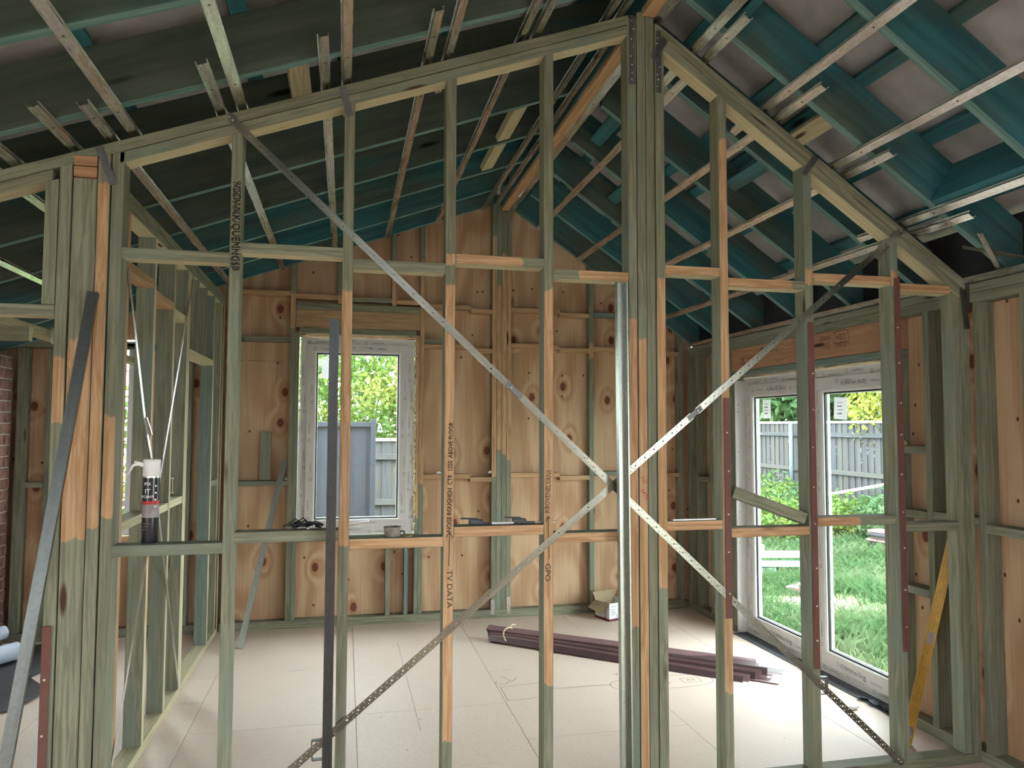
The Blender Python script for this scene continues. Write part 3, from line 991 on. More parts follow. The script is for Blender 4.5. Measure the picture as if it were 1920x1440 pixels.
# ---- brick pier at the edge of the next room
wbk = empty('wall_brick', label='dark red brick pier at the far left edge', kind='structure')
bx1 = -2.575
slab('mortar_core', wbk, [(-3.2, 6.08), (bx1 - .006, 6.08), (bx1 - .006, 6.66), (-3.2, 6.66)], 0, 2.245, M_MORTAR, 'z')
bb = {}


def brick(x0, x1, y0, y1, z0, z1):
    key = (round(x1 - x0, 3), round(y1 - y0, 3))
    if key not in bb:
        o = box('brick', wbk, (x0, x1), (y0, y1), (z0, z1), M_BRICK, 'x', bev=.004)
        bb[key] = (o.data, WM[o].translation - V((x0, y0, z0)))
        return
    me, off = bb[key]
    link(bpy.data.objects.new('brick', me), wbk, Matrix.Translation(V((x0, y0, z0)) + off))


for c in range(26):
    z0 = c * .0862 + .004
    y = 6.07 - (.12 if c % 2 else 0)
    while y < 6.66:
        a, b = max(y, 6.07), min(y + .23, 6.665)
        if b - a > .06:
            brick(bx1 - .11, bx1, a, b, z0, z0 + .076)
        y += .24
    x = bx1 - .112
    for k in range(2):
        brick(x - .232, x - .002 if k else x - .004, 6.07, 6.18, z0, z0 + .076)
        x -= .24

# ---- roof over the room: rafters, ridge, purlins, blanket, furring channels
rf = empty('ceiling', label='dark teal rafters with steel furring channels under a grey roof blanket', kind='structure')
YR = [-2.27, -1.67, -1.07, -.47, .13, .73, 1.33, 1.93, 2.53, 3.115, 3.71, 4.31, 4.915, 5.515, 6.125, 6.66]
nL, nR = V((-SL, 0, CL)), V((SR, 0, CR))
DEP = .24
for y in YR:
    a, b = V((-3.6, y, zl(-3.6))) + nL * DEP / 2, V((1.366, y, zl(1.366))) + nL * DEP / 2
    member('rafter', rf, a, b, (0, 1, 0), .045, DEP, M_LVL, {'-z': M_LVLE}, cut1=(0, TL), bev=.002, props={'brown': .75 if 2 < y < 5.3 else .25})
    a, b = V((1.444, y, zr(1.444))) + nR * DEP / 2, V((3.85, y, zr(3.85))) + nR * DEP / 2
    member('rafter', rf, a, b, (0, 1, 0), .045, DEP, M_LVL, {'-z': M_LVLE}, cut0=(0, -TR), bev=.002, props={'brown': .12 if y < 3 else .3})
box('ridge_beam', rf, (1.372, 1.438), (-2.5, 6.69), (3.735, 4.06), M_LVL, 'y')
for a, b in ((-2.5, .2), (.205, 3.32), (3.43, 4.83), (4.835, 6.69)):
    box('ridge_packer', rf, (1.374, 1.442), (a, b), (3.700, 3.734), M_BARE, 'y')
topL = lambda x: zl(x) + DEP / CL
topR = lambda x: zr(x) + DEP / CR
for x in (-3.3, -2.75, -2.2, -1.6, -1.0, -.44, -.02, .50, .95, 1.22):
    p = V((x, 0, topL(x))) + nL * .021
    member('purlin', rf, p + V((0, -2.5, 0)), p + V((0, 6.85, 0)), (CL, 0, SL), .07, .04, M_LVL)
for x in (1.58, 1.80, 2.20, 2.40, 2.77, 3.12, 3.55):
    p = V((x, 0, topR(x))) + nR * .021
    member('purlin', rf, p + V((0, -2.5, 0)), p + V((0, 6.85, 0)), (CR, 0, -SR), .07, .04, M_LVL)


def blanket(xa, xb, f, sag_seed, n):
    vs, fs = [], []
    ny = 48
    r = random.Random(sag_seed)
    ph = [r.uniform(0, 6) for _ in range(8)]
    for j in range(ny + 1):
        y = -2.5 + 9.4 * j / ny
        for i in range(n + 1):
            x = xa + (xb - xa) * i / n
            s = .014 * math.sin(x * 14 + ph[0] + .5 * math.sin(y * 1.1 + ph[1])) + .010 * math.sin(y * 10.4 + ph[2])
            vs.append((x, y, f(x) + s))
    for j in range(ny):
        for i in range(n):
            k = j * (n + 1) + i
            fs.append((k, k + 1, k + n + 2, k + n + 1))
    return raw('roof_blanket', vs, fs, M_BLANKET, rf, smooth=True)


blanket(-3.7, 1.41, lambda x: topL(x) + .075, 3, 90)
blanket(1.40, 3.9, lambda x: topR(x) + .085, 5, 60)
for x0, x1, f in ((-3.8, 1.41, topL), (1.40, 4.0, topR)):
    vs = [(x0, -2.6, f(x0) + .12), (x1, -2.6, f(x1) + .12), (x1, 7.0, f(x1) + .12), (x0, 7.0, f(x0) + .12)]
    vs += [(a, b, c + .012) for a, b, c in vs]
    raw('roof_sheet', vs, [(0, 1, 2, 3), (7, 6, 5, 4), (0, 4, 5, 1), (1, 5, 6, 2), (2, 6, 7, 3), (3, 7, 4, 0)], M_ROOFSHEET, rf)
# trimmers and blocking
p = V((2.80, 0, zr(2.80))) + nR * .12
member('trimmer', rf, p + V((0, 2.555, 0)), p + V((0, 3.09, 0)), (CR, 0, -SR), .045, .24, M_LVL, {'-z': M_LVLE}, props={'brown': .1})
p = V((1.72, 0, zr(1.72))) + nR * .15
member('trimmer', rf, p + V((0, 2.555, 0)), p + V((0, 3.09, 0)), (CR, 0, -SR), .045, .17, M_LVL, {'-z': M_LVLE}, props={'brown': .1})
for (xa, y0, y1, dz, lft) in ((1.02, 4.36, 4.885, .03, 1), (1.02, 4.945, 5.485, .03, 1), (-.20, 3.15, 3.68, .07, 1), (2.27, 3.14, 3.685, .09, 0), (2.30, 3.735, 4.28, .12, 0), (1.62, 4.34, 4.88, .10, 0), (1.95, 4.95, 5.48, .12, 0)):
    n_, f_ = (nL, zl) if lft else (nR, zr)
    p = V((xa, 0, f_(xa))) + n_ * dz
    m = M_PALE_LIT if (lft or xa == 2.27) else M_LVL
    member('blocking', rf, p + V((0, y0, 0)), p + V((0, y1, 0)), (CL, 0, SL) if lft else (CR, 0, -SR), .09, .042, m)


def batten(x, y0, y1, left=True):
    n_, f_ = (nL, zl) if left else (nR, zr)
    p = V((x, 0, f_(x))) - n_ * .022
    yd = (-CL, 0, -SL) if left else (-CR, 0, SR)
    o = prism('furring_channel', rf, HAT, p + V((0, y0, 0)), p + V((0, y1, 0)), yd, M_STEEL)
    for y in YR:
        if y0 < y < y1 and 2.2 < y:
            q = p + V((0, y, 0)) - n_ * .001
            tube('screw', o, [q, q + n_ * .004], .005, M_DGREY, 6)


for x in (-1.75, -1.325, -.885, -.46, -.02, .43, .85, 1.275):
    batten(x, -2.5, 3.66 + rng.uniform(-.05, .08))
for x in (-1.83, -1.41, -.97, -.545, -.11, .337, .775, 1.20):
    batten(x, 2.92 + rng.uniform(-.04, .08), 6.67)
batten(-1.11, 2.92, 3.75)
batten(1.315, 3.45, 6.67)
for x in (1.665, 2.045, 2.43, 2.83):
    batten(x, -2.5, 3.66 + rng.uniform(-.05, .1), False)
for x in (1.605, 1.985, 2.37, 2.775):
    batten(x + .128 if x > 1.7 else x + .12, 2.92 + rng.uniform(-.03, .08), 6.67, False)
batten(1.475, -2.5, 6.67, False)
# ================================================================== WINDOWS AND DOOR
def bxw(plane, name, par, A, B, Dp, mat, along, **k):
    """box given in window terms: A along the wall, B up, Dp depth into the wall"""
    if plane == 'back':
        return box(name, par, A, Dp, B, mat, 'x' if along == 'a' else 'z', **k)
    return box(name, par, Dp, A, B, mat, 'y' if along == 'a' else 'z', **k)


def ring(plane, name, par, A, B, w, Dp, mat, **k):
    bxw(plane, name, par, A, (B[1] - w, B[1]), Dp, mat, 'a', **k)
    bxw(plane, name, par, A, (B[0], B[0] + w), Dp, mat, 'a', **k)
    bxw(plane, name, par, (A[0], A[0] + w), (B[0] + w, B[1] - w), Dp, mat, 'b', **k)
    bxw(plane, name, par, (A[1] - w, A[1]), (B[0] + w, B[1] - w), Dp, mat, 'b', **k)


def prints(plane, par, A, B, off, d, step=.22, size=.020, seed=1):
    """repeated maker's print with a small square mark along a frame ring"""
    r = random.Random(seed)
    if plane == 'back':
        at = lambda a, b: (a, d - .0012, b)
        R_, U_ = (1, 0, 0), (0, 0, 1)
        sgn = 1
    else:
        at = lambda a, b: (d - .0012, a, b)
        R_, U_ = (0, -1, 0), (0, 0, 1)
        sgn = -1
    sq = [[(-.5, -.5), (.5, -.5), (.5, .5), (-.5, .5), (-.5, -.5)]]

    def mark(a, b, vert):
        rr, uu = (R_, U_) if not vert else ((0, 0, 1), tuple(-x for x in R_))
        text('film_print', par, 'KÖMMERLING', size, at(a, b), rr, uu, M_INKG, .9)
        s = size * .55
        da, db = (sgn * -.105, 0) if not vert else (0, -.105)
        strokes('film_print', par, [[(x * s * 2, y * s * 2) for x, y in sq[0]]], .003, at(a + da, b + db), rr, uu, M_INKG)

    a = A[0] + .17
    k = 0
    while a < A[1] - .12:
        j = (.009 if k % 2 else -.009)
        mark(a, B[1] - off + j, False)
        mark(a + .05, B[0] + off + j, False)
        a += step
        k += 1
    b = B[0] + .2
    while b < B[1] - .12:
        j = (.009 if k % 2 else -.009)
        mark(A[0] + off + j, b, True)
        mark(A[1] - off + j, b + .04, True)
        b += step
        k += 1


def glazing(plane, par, A, B, d):
    ring(plane, 'glazing_bead', par, A, B, .014, (d - .016, d + .01), M_UPVC, bev=.002)
    A2, B2 = (A[0] + .014, A[1] - .014), (B[0] + .014, B[1] - .014)
    ring(plane, 'gasket', par, A2, B2, .011, (d - .004, d + .006), M_GASKET, bev=0)
    bxw(plane, 'pane', par, A2, B2, (d + .0065, d + .0105), M_GLASS, 'a', bev=0)
    ring(plane, 'spacer_bar', par, A2, B2, .014, (d + .018, d + .030), M_UPVC, bev=0)


# ---- window in the back wall
w1 = empty('window_1', label='white framed tilt window in the plywood back wall', kind='structure')
A, B = (-.378, .588), (.778, 2.470)
ring('back', 'frame', w1, A, B, .066, (6.695, 6.765), M_UPVC, over={'-y': M_TAPE})
ring('back', 'sash', w1, (A[0] + .050, A[1] - .050), (B[0] + .050, B[1] - .050), .068, (6.678, 6.694), M_UPVC, over={'-y': M_TAPE}, bev=.003)
ring('back', 'frame_edge', w1, (A[0] - .004, A[1] + .004), (B[0] - .004, B[1] + .004), .006, (6.690, 6.70), M_WHITE, bev=0)
glazing('back', w1, (A[0] + .116, A[1] - .116), (B[0] + .116, B[1] - .116), 6.694)
prints('back', w1, A, B, .026, 6.695, .24, .018)
prints('back', w1, (A[0] + .05, A[1] - .05), (B[0] + .05, B[1] - .05), .036, 6.678, .33, .016, 3)
box('pane_label', w1, (-.205, -.125), (6.6960, 6.6968), (2.12, 2.28), M_LABEL, 'x', bev=0)
hd = box('handle', w1, (.01, .045), (6.655, 6.678), (.865, .885), M_STEEL, 'x', bev=.004)
member('handle_lever', hd, (-.005, 6.650, .858), (.215, 6.645, .888), (0, 1, 0), .014, .02, M_STEEL, bev=.005)
text('film_print', w1, 'W1 · HALL', .032, (.27, 6.6765, 2.385), (1, 0, 0), (0, 0, 1), M_INK)
r = random.Random(4)
pts, rad = [], []
for k in range(60):
    pts.append((.597 + r.uniform(-.005, .007), 6.694 + r.uniform(-.006, .004), .80 + k * .0283))
    rad.append(r.uniform(.007, .014))
tube('foam_bead', w1, pts, .01, M_FOAM, 7, rad)
pts = [(-.38 + k * .04, 6.695 + r.uniform(-.004, .004), 2.487 + r.uniform(-.004, .004)) for k in range(25)]
tube('foam_bead', w1, pts, .01, M_FOAM, 7, [r.uniform(.004, .012) for _ in pts])

# ---- glazed door in the right wall
d1 = empty('door_1', label='white two-leaf glazed door in the right wall', kind='structure')
A, B = (3.925, 5.785), (.012, 2.118)
ring('right', 'frame', d1, A, B, .075, (3.300, 3.372), M_UPVC, over={'-z': M_TAPE, '-y': M_TAPE})
for o in [c for c in d1.children]:
    o.data.materials.clear()
    o.data.materials.append(M_TAPE)
ring('right', 'frame_edge', d1, (A[0] - .004, A[1] + .004), (B[0] - .004, B[1] + .004), .007, (3.296, 3.306), M_WHITE, bev=0)
for a0, a1 in ((3.985, 4.80), (4.806, 5.725)):
    ring('right', 'sash', d1, (a0, a1), (.062, 2.060), .092, (3.282, 3.2995), M_TAPE, bev=.003)
    glazing('right', d1, (a0 + .090, a1 - .090), (.152, 1.970), 3.300)
box('meeting_stile', d1, (3.275, 3.282), (4.765, 4.835), (.062, 2.060), M_UPVC, 'z')
for y in (4.705, 5.64):
    box('leaf_edge', d1, (3.280, 3.2815), (y - .018, y + .01), (.155, 1.967), M_UPVC, 'z', bev=0)
prints('right', d1, A, B, .035, 3.300, .25, .020, 5)
prints('right', d1, (3.985, 4.80), (.062, 2.06), .04, 3.282, .27, .018, 6)
prints('right', d1, (4.806, 5.725), (.062, 2.06), .04, 3.282, .27, .018, 7)
for y in (4.36, 5.27):
    text('film_print', d1, 'KLARA-NA [06:51]', .036, (3.2805, y, 2.01), (0, -1, 0), (0, 0, 1), M_INK, .9)
text('film_print', d1, 'Kömmerling', .05, (3.2805, 4.43, .105), (0, -1, 0), (0, 0, 1), M_INKG)
text('film_print', d1, 'Kömmerling', .05, (3.2805, 5.25, .105), (0, -1, 0), (0, 0, 1), M_INKG)
for yc_, zc_, t in ((5.42, 1.855, 0), (4.50, 1.84, .1)):
    lb = member('pane_label', d1, (3.3055, yc_ + .035, zc_ - .075), (3.3055, yc_ + .035 - t * .1, zc_ + .075), (0, 1, 0), .11 + .3 * t, .001, M_LABEL, bev=0)
    for k in range(4):
        strokes('label_print', lb, [[(-.03, .04 - k * .025), (.03 - .01 * (k % 2), .04 - k * .025)]], .008 if k % 2 else .004, (3.3045, yc_ + .035, zc_), (0, -1, 0), (0, 0, 1), M_INKG)
pts = [(3.29 + r.uniform(-.006, .004), 3.95 + k * .05, 2.128 + r.uniform(-.005, .006)) for k in range(24)]
tube('foam_bead', d1, pts, .01, M_FOAM, 7, [r.uniform(.003, .012) for _ in pts])
q = V((3.205, 3.86, 1.615))
tube('foam_blob', wr, [q, q + V((.03, .005, .004)), q + V((.06, .01, 0))], .018, M_FOAM, 7, [.012, .02, .008])

for x, z in ((.80, 1.292), (1.27, 1.292), (-.50, 1.252)):
    q = V((x, 6.715, z))
    tube('foam_blob', wb, [q, q + V((.02, .004, .006)), q + V((.042, .006, .002))], .01, M_PAPER, 7, [.008, .014, .006])

# ---- window in the next room, seen as a bright sliver
w2 = empty('window_2', label='white framed window in the next room seen between studs', kind='structure')
A, B = (-2.26, -1.70), (.82, 2.40)
ring('back', 'frame', w2, A, B, .045, (6.70, 6.77), M_UPVC)
bxw('back', 'transom', w2, (A[0] + .045, A[1] - .045), (1.05, 1.10), (6.70, 6.76), M_UPVC, 'a')
bxw('back', 'pane', w2, (A[0] + .045, A[1] - .045), (B[0] + .045, B[1] - .045), (6.735, 6.740), M_GLASS, 'a', bev=0)

# ---- timbers over the next room
nr = empty('trim_1', label='pale beam and header hung over the next room', kind='structure')
box('header', nr, (-2.9, -1.475), (3.97, 4.015), (2.11, 2.18), M_GREEN, 'x', {'1': M_PALE_LIT})
box('beam', nr, (-1.72, -1.63), (3.50, 6.69), (2.20, 2.245), M_PALE_LIT, 'y')
box('beam_plate', nr, (-1.60, -1.57), (4.6, 4.64), (2.16, 2.25), M_STEEL, 'z')
box('hanger_post', nr, (-2.95, -2.905), (3.95, 4.04), (0, 2.6), M_GREEN, 'z')

# ================================================================== THINGS IN THE ROOM
# ---- steel channel leaning on the post cluster at the left
t = prism('steel_channel', None, [(a * .62, b * .8) for a, b in CCH], (-1.120, 2.72, 0), (-.998, 3.285, 2.245), (1, .1, -.1), M_STEELM)
tag(t, 'long dark steel channel leaning against the corner post cluster', 'steel channel', 'loose steel channels')
# ---- steel channel standing in front of the stud left of the window
t = prism('steel_channel', None, [(a * .62, b) for a, b in CCH], (-.052, 3.235, .002), (-.052, 3.285, 2.168), (1, 0, 0), M_STEELD)
tag(t, 'dark steel channel standing upright before the stud that crosses the window', 'steel channel', 'loose steel channels')
# ---- bright channel standing by the middle post
t = prism('steel_channel', None, [(a * .8, -b) for a, b in CCH], (1.246, 3.255, .002), (1.252, 3.31, 2.385), (1, 0, 0), M_STEELG)
tag(t, 'bright galvanised channel standing upright beside the middle post', 'steel channel', 'loose steel channels')
# ---- channel leaning on the back wall
t = prism('steel_channel', None, [(a * .7, b) for a, b in CCH], (-.765, 6.18, .004), (-.495, 6.665, 1.425), (1, 0, -.2), M_STEELG)
tag(t, 'thin steel channel leaning on the plywood back wall left of the window', 'steel channel', 'loose steel channels')

# ---- offcuts
t = member('timber_offcut', None, (-.662, 6.735, 1.246), (-.657, 6.742, 1.655), (0, 1, 0), .045, .088, M_GREEN)
tag(t, 'short green timber offcut standing on a back wall nogging', 'timber offcut')
t = member('timber_offcut', None, (1.842, 3.377, 1.398), (2.232, 3.377, 1.258), (0, 1, 0), .075, .055, M_GREEN)
tag(t, 'short green timber offcut propped slantwise on a nogging before the glazed door', 'timber offcut')

# ---- spirit level leaning in the right corner
lv = empty('spirit_level', (3.0, 3.56, 0), label='long yellow spirit level leaning against the right wall', cat='spirit level')
a, b = V((2.985, 3.60, .006)), V((3.188, 3.44, 1.165))
member('beam', lv, a, b, (1, -.9, 0), .050, .024, M_YELLOW)
dd = (b - a).normalized()
sd_ = V((1, -.9, 0)).normalized()
nn = dd.cross(sd_).normalized()
for s in (-.015, .0, .015):
    for sg in (1, -1):
        member('groove', lv, a + dd * .02 + sd_ * s + nn * sg * .0125, b - dd * .02 + sd_ * s + nn * sg * .0125, sd_, .004, .002, M_YELLOWD, bev=0)
member('rib_face', lv, a + dd * .01 - sd_ * .0255, b - dd * .01 - sd_ * .0255, nn, .020, .003, M_YELLOW, bev=0)
for f in (.06, .5, .94):
    p = a.lerp(b, f)
    member('vial_window', lv, p - dd * .03, p + dd * .03, sd_, .034, .028, M_GREYP)

# ---- bundle of brown strips on the floor
bd = empty('strip_bundle', (2.0, 5.35, 0), label='bundle of long mauve brown plastic strips lying on the floor', cat='strip bundle')
r = random.Random(11)
e0, e1 = V((1.16, 6.02, 0)), V((2.86, 4.72, 0))
ax = (e1 - e0).normalized()
sdv = V((-ax.y, ax.x, 0))
for k in range(9):                                     # stack of strips on the far side, fanned at the right
    h0 = .012 + k * .0095
    f1 = (k - 4) * .028 + r.uniform(-.015, .015)
    p0 = e0 + sdv * (.02 + r.uniform(-.006, .006)) + V((0, 0, h0 + .006)) + ax * (-.004 * k)
    p1 = e1 + sdv * (f1 + .03) + V((0, 0, .010 + k * .0062)) + ax * r.uniform(-.12, .08)
    member('strip', bd, p0, p1, sdv + V((0, 0, .10 + .02 * k)), .072, .0035, M_MAUVEP if k % 2 == 0 else M_DMAUVE, bev=.0006)
for k in range(5):                                     # strips turned on edge along the near side
    p0 = e0 - sdv * (.020 + .007 * k) + V((0, 0, .050 - .004 * k)) + ax * .006 * k
    p1 = e1 - sdv * (.02 + .034 * k) + V((0, 0, .034 - .006 * k)) - ax * (.02 + .035 * k)
    member('strip', bd, p0, p1, V((0, 0, 1)) + sdv * (.25 + .30 * k), .075 - .004 * k, .0035, M_DMAUVE if k % 2 == 0 else M_MAUVEP, bev=.0006)
c = e0 + ax * .16
pts = []
for k in range(21):
    th = 2 * math.pi * k / 20
    pts.append(c + sdv * (.075 * math.cos(th)) + V((0, 0, .058 + .056 * math.sin(th))) + ax * (.012 * math.sin(th * 2)))
tube('tie', bd, pts, .005, M_FOAM, 6)
tube('tie_end', bd, [c + V((0, 0, .112)), c + V((.02, 0, .13)) + sdv * .03, c + V((.05, .01, .128)) + sdv * .03], .004, M_FOAM, 6)

# ---- carton by the back wall
bx = empty('cardboard_box', (2.365, 6.49, 0), rz=math.radians(20), label='open white printed carton with brown flaps on the floor by the back wall', cat='box')
W = WM[bx]


def lb(name, par, X, Y, Z, mat, along='x'):
    xc, yc2, zc = (X[0] + X[1]) / 2, (Y[0] + Y[1]) / 2, (Z[0] + Z[1]) / 2
    P3 = lambda x, y, z: W @ V((x, y, z))
    if along == 'x':
        return member(name, par, P3(X[0], yc2, zc), P3(X[1], yc2, zc), W.to_3x3() @ V((0, 1, 0)), Y[1] - Y[0], Z[1] - Z[0], mat, bev=0)
    return member(name, par, P3(xc, Y[0], zc), P3(xc, Y[1], zc), W.to_3x3() @ V((1, 0, 0)), X[1] - X[0], Z[1] - Z[0], mat, bev=0)


hx, hy, hz = .115, .10, .155
lb('panel', bx, (-hx, hx), (-hy, -hy + .004), (0, hz), M_CARDW)
lb('panel', bx, (-hx, hx), (hy - .004, hy), (0, hz), M_CARD)
lb('panel', bx, (-hx, -hx + .004), (-hy + .004, hy - .004), (0, hz), M_CARDW, 'y')
lb('panel', bx, (hx - .004, hx), (-hy + .004, hy - .004), (0, hz), M_CARDW, 'y')
lb('base', bx, (-hx + .004, hx - .004), (-hy + .004, hy - .004), (.001, .006), M_CARD)
lb('printed_band', bx, (-hx, hx), (-hy - .0012, -hy - .0002), (0, .02), M_MAROON)
lb('printed_band', bx, (-hx - .0012, -hx - .0002), (-hy, hy), (0, .02), M_MAROON, 'y')
R3 = W.to_3x3()
text('box_print', bx, 'Builders', .055, W @ V((-hx - .0015, -.045, .085)), R3 @ V((0, 0, 1)), R3 @ V((0, 1, 0)), M_MAROON, .9)
for k, zz in enumerate((.125, .10, .085, .07, .055)):
    strokes('box_print', bx, [[(0, 0), (.05 - .008 * (k % 3), 0)]], .004, W @ V((-.095, -hy - .0014, zz)), R3 @ V((1, 0, 0)), R3 @ V((0, 0, 1)), M_INKG)
for k in range(7):
    strokes('box_print', bx, [[(-.006, 0), (.006, 0), (0, .012), (0, .03 + .012 * ((k * 5) % 4))]], .003, W @ V((-.03 + k * .02, -hy - .0014, .03)), R3 @ V((1, 0, 0)), R3 @ V((0, 0, 1)), M_INKG)
# flaps: left one hanging out and down, back one standing, front one folded in
P3 = lambda x, y, z: W @ V((x, y, z))
raw('flap', [P3(-hx, -hy, hz), P3(-hx, hy, hz), P3(-hx - .085, hy - .005, hz - .055), P3(-hx - .080, -hy + .005, hz - .085)], [(0, 1, 2, 3)], M_CARD, bx)
raw('flap', [P3(-hx, hy, hz), P3(hx, hy, hz), P3(hx, hy + .03, hz + .06), P3(-hx, hy + .03, hz + .06)], [(0, 1, 2, 3)], M_CARD, bx)
raw('flap', [P3(-hx, -hy + .003, hz), P3(hx, -hy + .003, hz), P3(hx, -hy + .05, hz - .06), P3(-hx, -hy + .05, hz - .06)], [(0, 1, 2, 3)], M_CARD, bx)
raw('flap', [P3(hx, -hy, hz), P3(hx, hy, hz), P3(hx + .03, hy, hz + .06), P3(hx + .03, -hy, hz + .06)], [(0, 1, 2, 3)], M_CARD, bx)

# ---- can of expanding foam on the left nogging
cn = empty('foam_can', (-.779, 3.375, 1.224), label='black spray foam can with white cap on the left nogging', cat='spray can')
lathe('can', cn, [(.030, .001), (.0325, .004), (.0325, .108), (.0325, .162), (.0325, .176), (.0325, .270), (.0325, .276), (.029, .288)], (-.779, 3.375, 1.224), [M_CANB, M_GREYP, M_RED, M_STEEL], mats=[3, 0, 1, 2, 0, 3, 3])
lathe('cap', cn, [(.0335, .277), (.0335, .340), (.031, .346), (.004, .347)], (-.779, 3.375, 1.224), M_PAPER)
tube('trigger', cn, [(-.808, 3.365, 1.545), (-.828, 3.362, 1.553), (-.848, 3.36, 1.545), (-.868, 3.358, 1.505)], .006, M_PAPER, 8, [.009, .009, .006, .004])
tube('trigger_hook', cn, [(-.828, 3.362, 1.553), (-.842, 3.36, 1.562)], .006, M_PAPER, 8)
for s, z, sz in (('IT', .215, .026), ('FIX', .245, .018), ('FOAM', .193, .017)):
    text('can_print', cn, s, sz, (-.785, 3.375 - .0332, 1.224 + z), (1, 0, 0), (0, 0, 1), M_PAPER)
for k in range(4):
    box('can_print', cn, (-.758, -.752), (3.375 - .0305 - .0008, 3.375 - .0285), (1.224 + .15 + k * .028, 1.224 + .157 + k * .028), M_PAPER, 'x', bev=0)
for k in range(3):
    strokes('can_print', cn, [[(0, 0), (.028 - .008 * k, 0)]], .0022, (-.80, 3.375 - .0336, 1.224 + .085 - k * .012), (1, 0, 0), (0, 0, 1), M_INKG)

# ---- clump of black cable ties on the nogging before the window
zt = empty('cable_ties', (-.16, 3.375, 1.266), label='tangled clump of black cable ties on the nogging at the window left', cat='cable ties')
r = random.Random(21)
for k in range(26):
    cx, cy, cz = -.165 + r.gauss(0, .018), 3.372 + r.uniform(-.02, .02), 1.272 + r.uniform(0, .022)
    an = r.uniform(-.5, .5) + (math.pi if r.random() < .5 else 0)
    L = r.uniform(.035, .075)
    dz = r.uniform(-.002, .02)
    tube('cable_tie', zt, [(cx, cy, cz), (cx + math.cos(an) * L * .5, cy + r.uniform(-.012, .012), max(1.269, cz + dz)), (cx + math.cos(an) * L, cy + r.uniform(-.02, .01), max(1.269, cz + dz * .4 - .006))], .0032, M_BLACKP, 5)
for k in range(3):
    q = V((-.152 + k * .012, 3.340, 1.272 + .005 * k))
    tube('tie_label', zt, [q, q + V((.008, 0, .004))], .0045, M_PAPER, 6)

# ---- grimy offcut tub with a loop on the nogging under the window
tb = empty('plastic_tub', (.215, 3.375, 1.225), label='small grimy plastic tub on the orange nogging under the window', cat='tub')
lathe('tub', tb, [(.031, .0), (.034, .002), (.038, .040), (.0395, .042), (.036, .042), (.034, .006)], (.210, 3.375, 1.2255), M_SMUDGE, 20)
tube('handle_loop', tb, [(.243, 3.36, 1.245), (.252, 3.355, 1.252), (.259, 3.355, 1.248), (.262, 3.358, 1.238)], .0035, M_BLACKP, 6)
lathe('lid', tb, [(.018, 0), (.020, .001), (.020, .004), (.016, .005)], (.278, 3.36, 1.2255), M_CARD, 16)

# ---- tools laid on the higher nogging
def glue_gun(name, x, flip, label):
    o = empty(name, (x, 3.37, 1.266), label=label, cat='tool', group='grey hand tools on a nogging')
    z = 1.266
    member('body', o, (x - .05, 3.372, z + .016), (x + .015, 3.37, z + .012), (0, 1, 0), .026, .024, M_DGREY, bev=.005)
    member('jaw', o, (x - .088, 3.372, z + .030), (x - .01, 3.372, z + .028), (0, 1, 0), .012, .007, M_DGREY, bev=.002)
    member('blade', o, (x - .02, 3.37, z + .008), (x + .055, 3.368, z + .006), (0, 1, 0), .018, .008, M_DGREY, bev=.002)
    member('shank', o, (x + .05, 3.366, z + .0065), (x + .155, 3.362, z + .0065), (0, 1, 0), .009, .009, M_WHITE if not flip else M_STEEL, bev=.002)
    return o


glue_gun('hand_pliers', .60, 0, 'grey tool with a white shank on the orange nogging, the left one of two')
glue_gun('hand_pliers', .80, 1, 'grey tool with a steel shank on the orange nogging, next to a stud')
t = member('steel_rule', None, (1.53, 3.365, 1.2675), (1.75, 3.36, 1.2685), (0, 1, 0), .028, .004, M_STEEL, bev=0)
tag(t, 'flat steel rule lying on the nogging right of the middle post', 'ruler')
t = member('foam_scrap', None, (3.02, 4.10, .012), (3.075, 4.12, .016), (0, 1, 0), .035, .02, M_PAPER, bev=.005)
tag(t, 'small white foam scrap on the floor by the glazed door', 'scrap')

# ---- next room: membrane on the floor and two wrap rolls
vs, fs = [], []
for j in range(15):
    for i in range(11):
        x = -2.9 + .95 * i / 10 + (.10 * math.sin(j * .8) if i == 10 else 0)
        y = 5.15 + 1.45 * j / 14 + (.06 * math.sin(i * 1.1) if j == 0 else 0)
        z = .004 + .006 * (1 + math.sin(i * 1.3 + j * .7)) + (.035 if i == 10 and j in (3, 4, 5) else 0)
        vs.append((x, y, z))
for j in range(14):
    for i in range(10):
        k = j * 11 + i
        fs.append((k, k + 1, k + 12, k + 11))
t = raw('membrane_sheet', vs, fs, M_BLACKM, smooth=True)
tag(t, 'crumpled black membrane sheet on the floor of the next room', 'membrane')
for k, (p, q, rr, lab) in enumerate((((-2.70, 5.58, .085), (-2.285, 6.16, .085), .062, 'lower and nearer pale blue wrap roll at the far left'), ((-2.74, 5.75, .19), (-2.42, 6.28, .19), .048, 'upper and thinner pale blue wrap roll at the far left'))):
    p, q = V(p), V(q)
    o = empty('wrap_roll', (p + q) / 2 - V((0, 0, rr)), label=lab, cat='roll', group='wrap rolls in the next room')
    tube('roll', o, [p, p.lerp(q, .5), q], rr, M_ROLL, 20)
    tube('core', o, [q - (q - p).normalized() * .01, q + (q - p).normalized() * .003], rr * .4, M_CARD, 12)
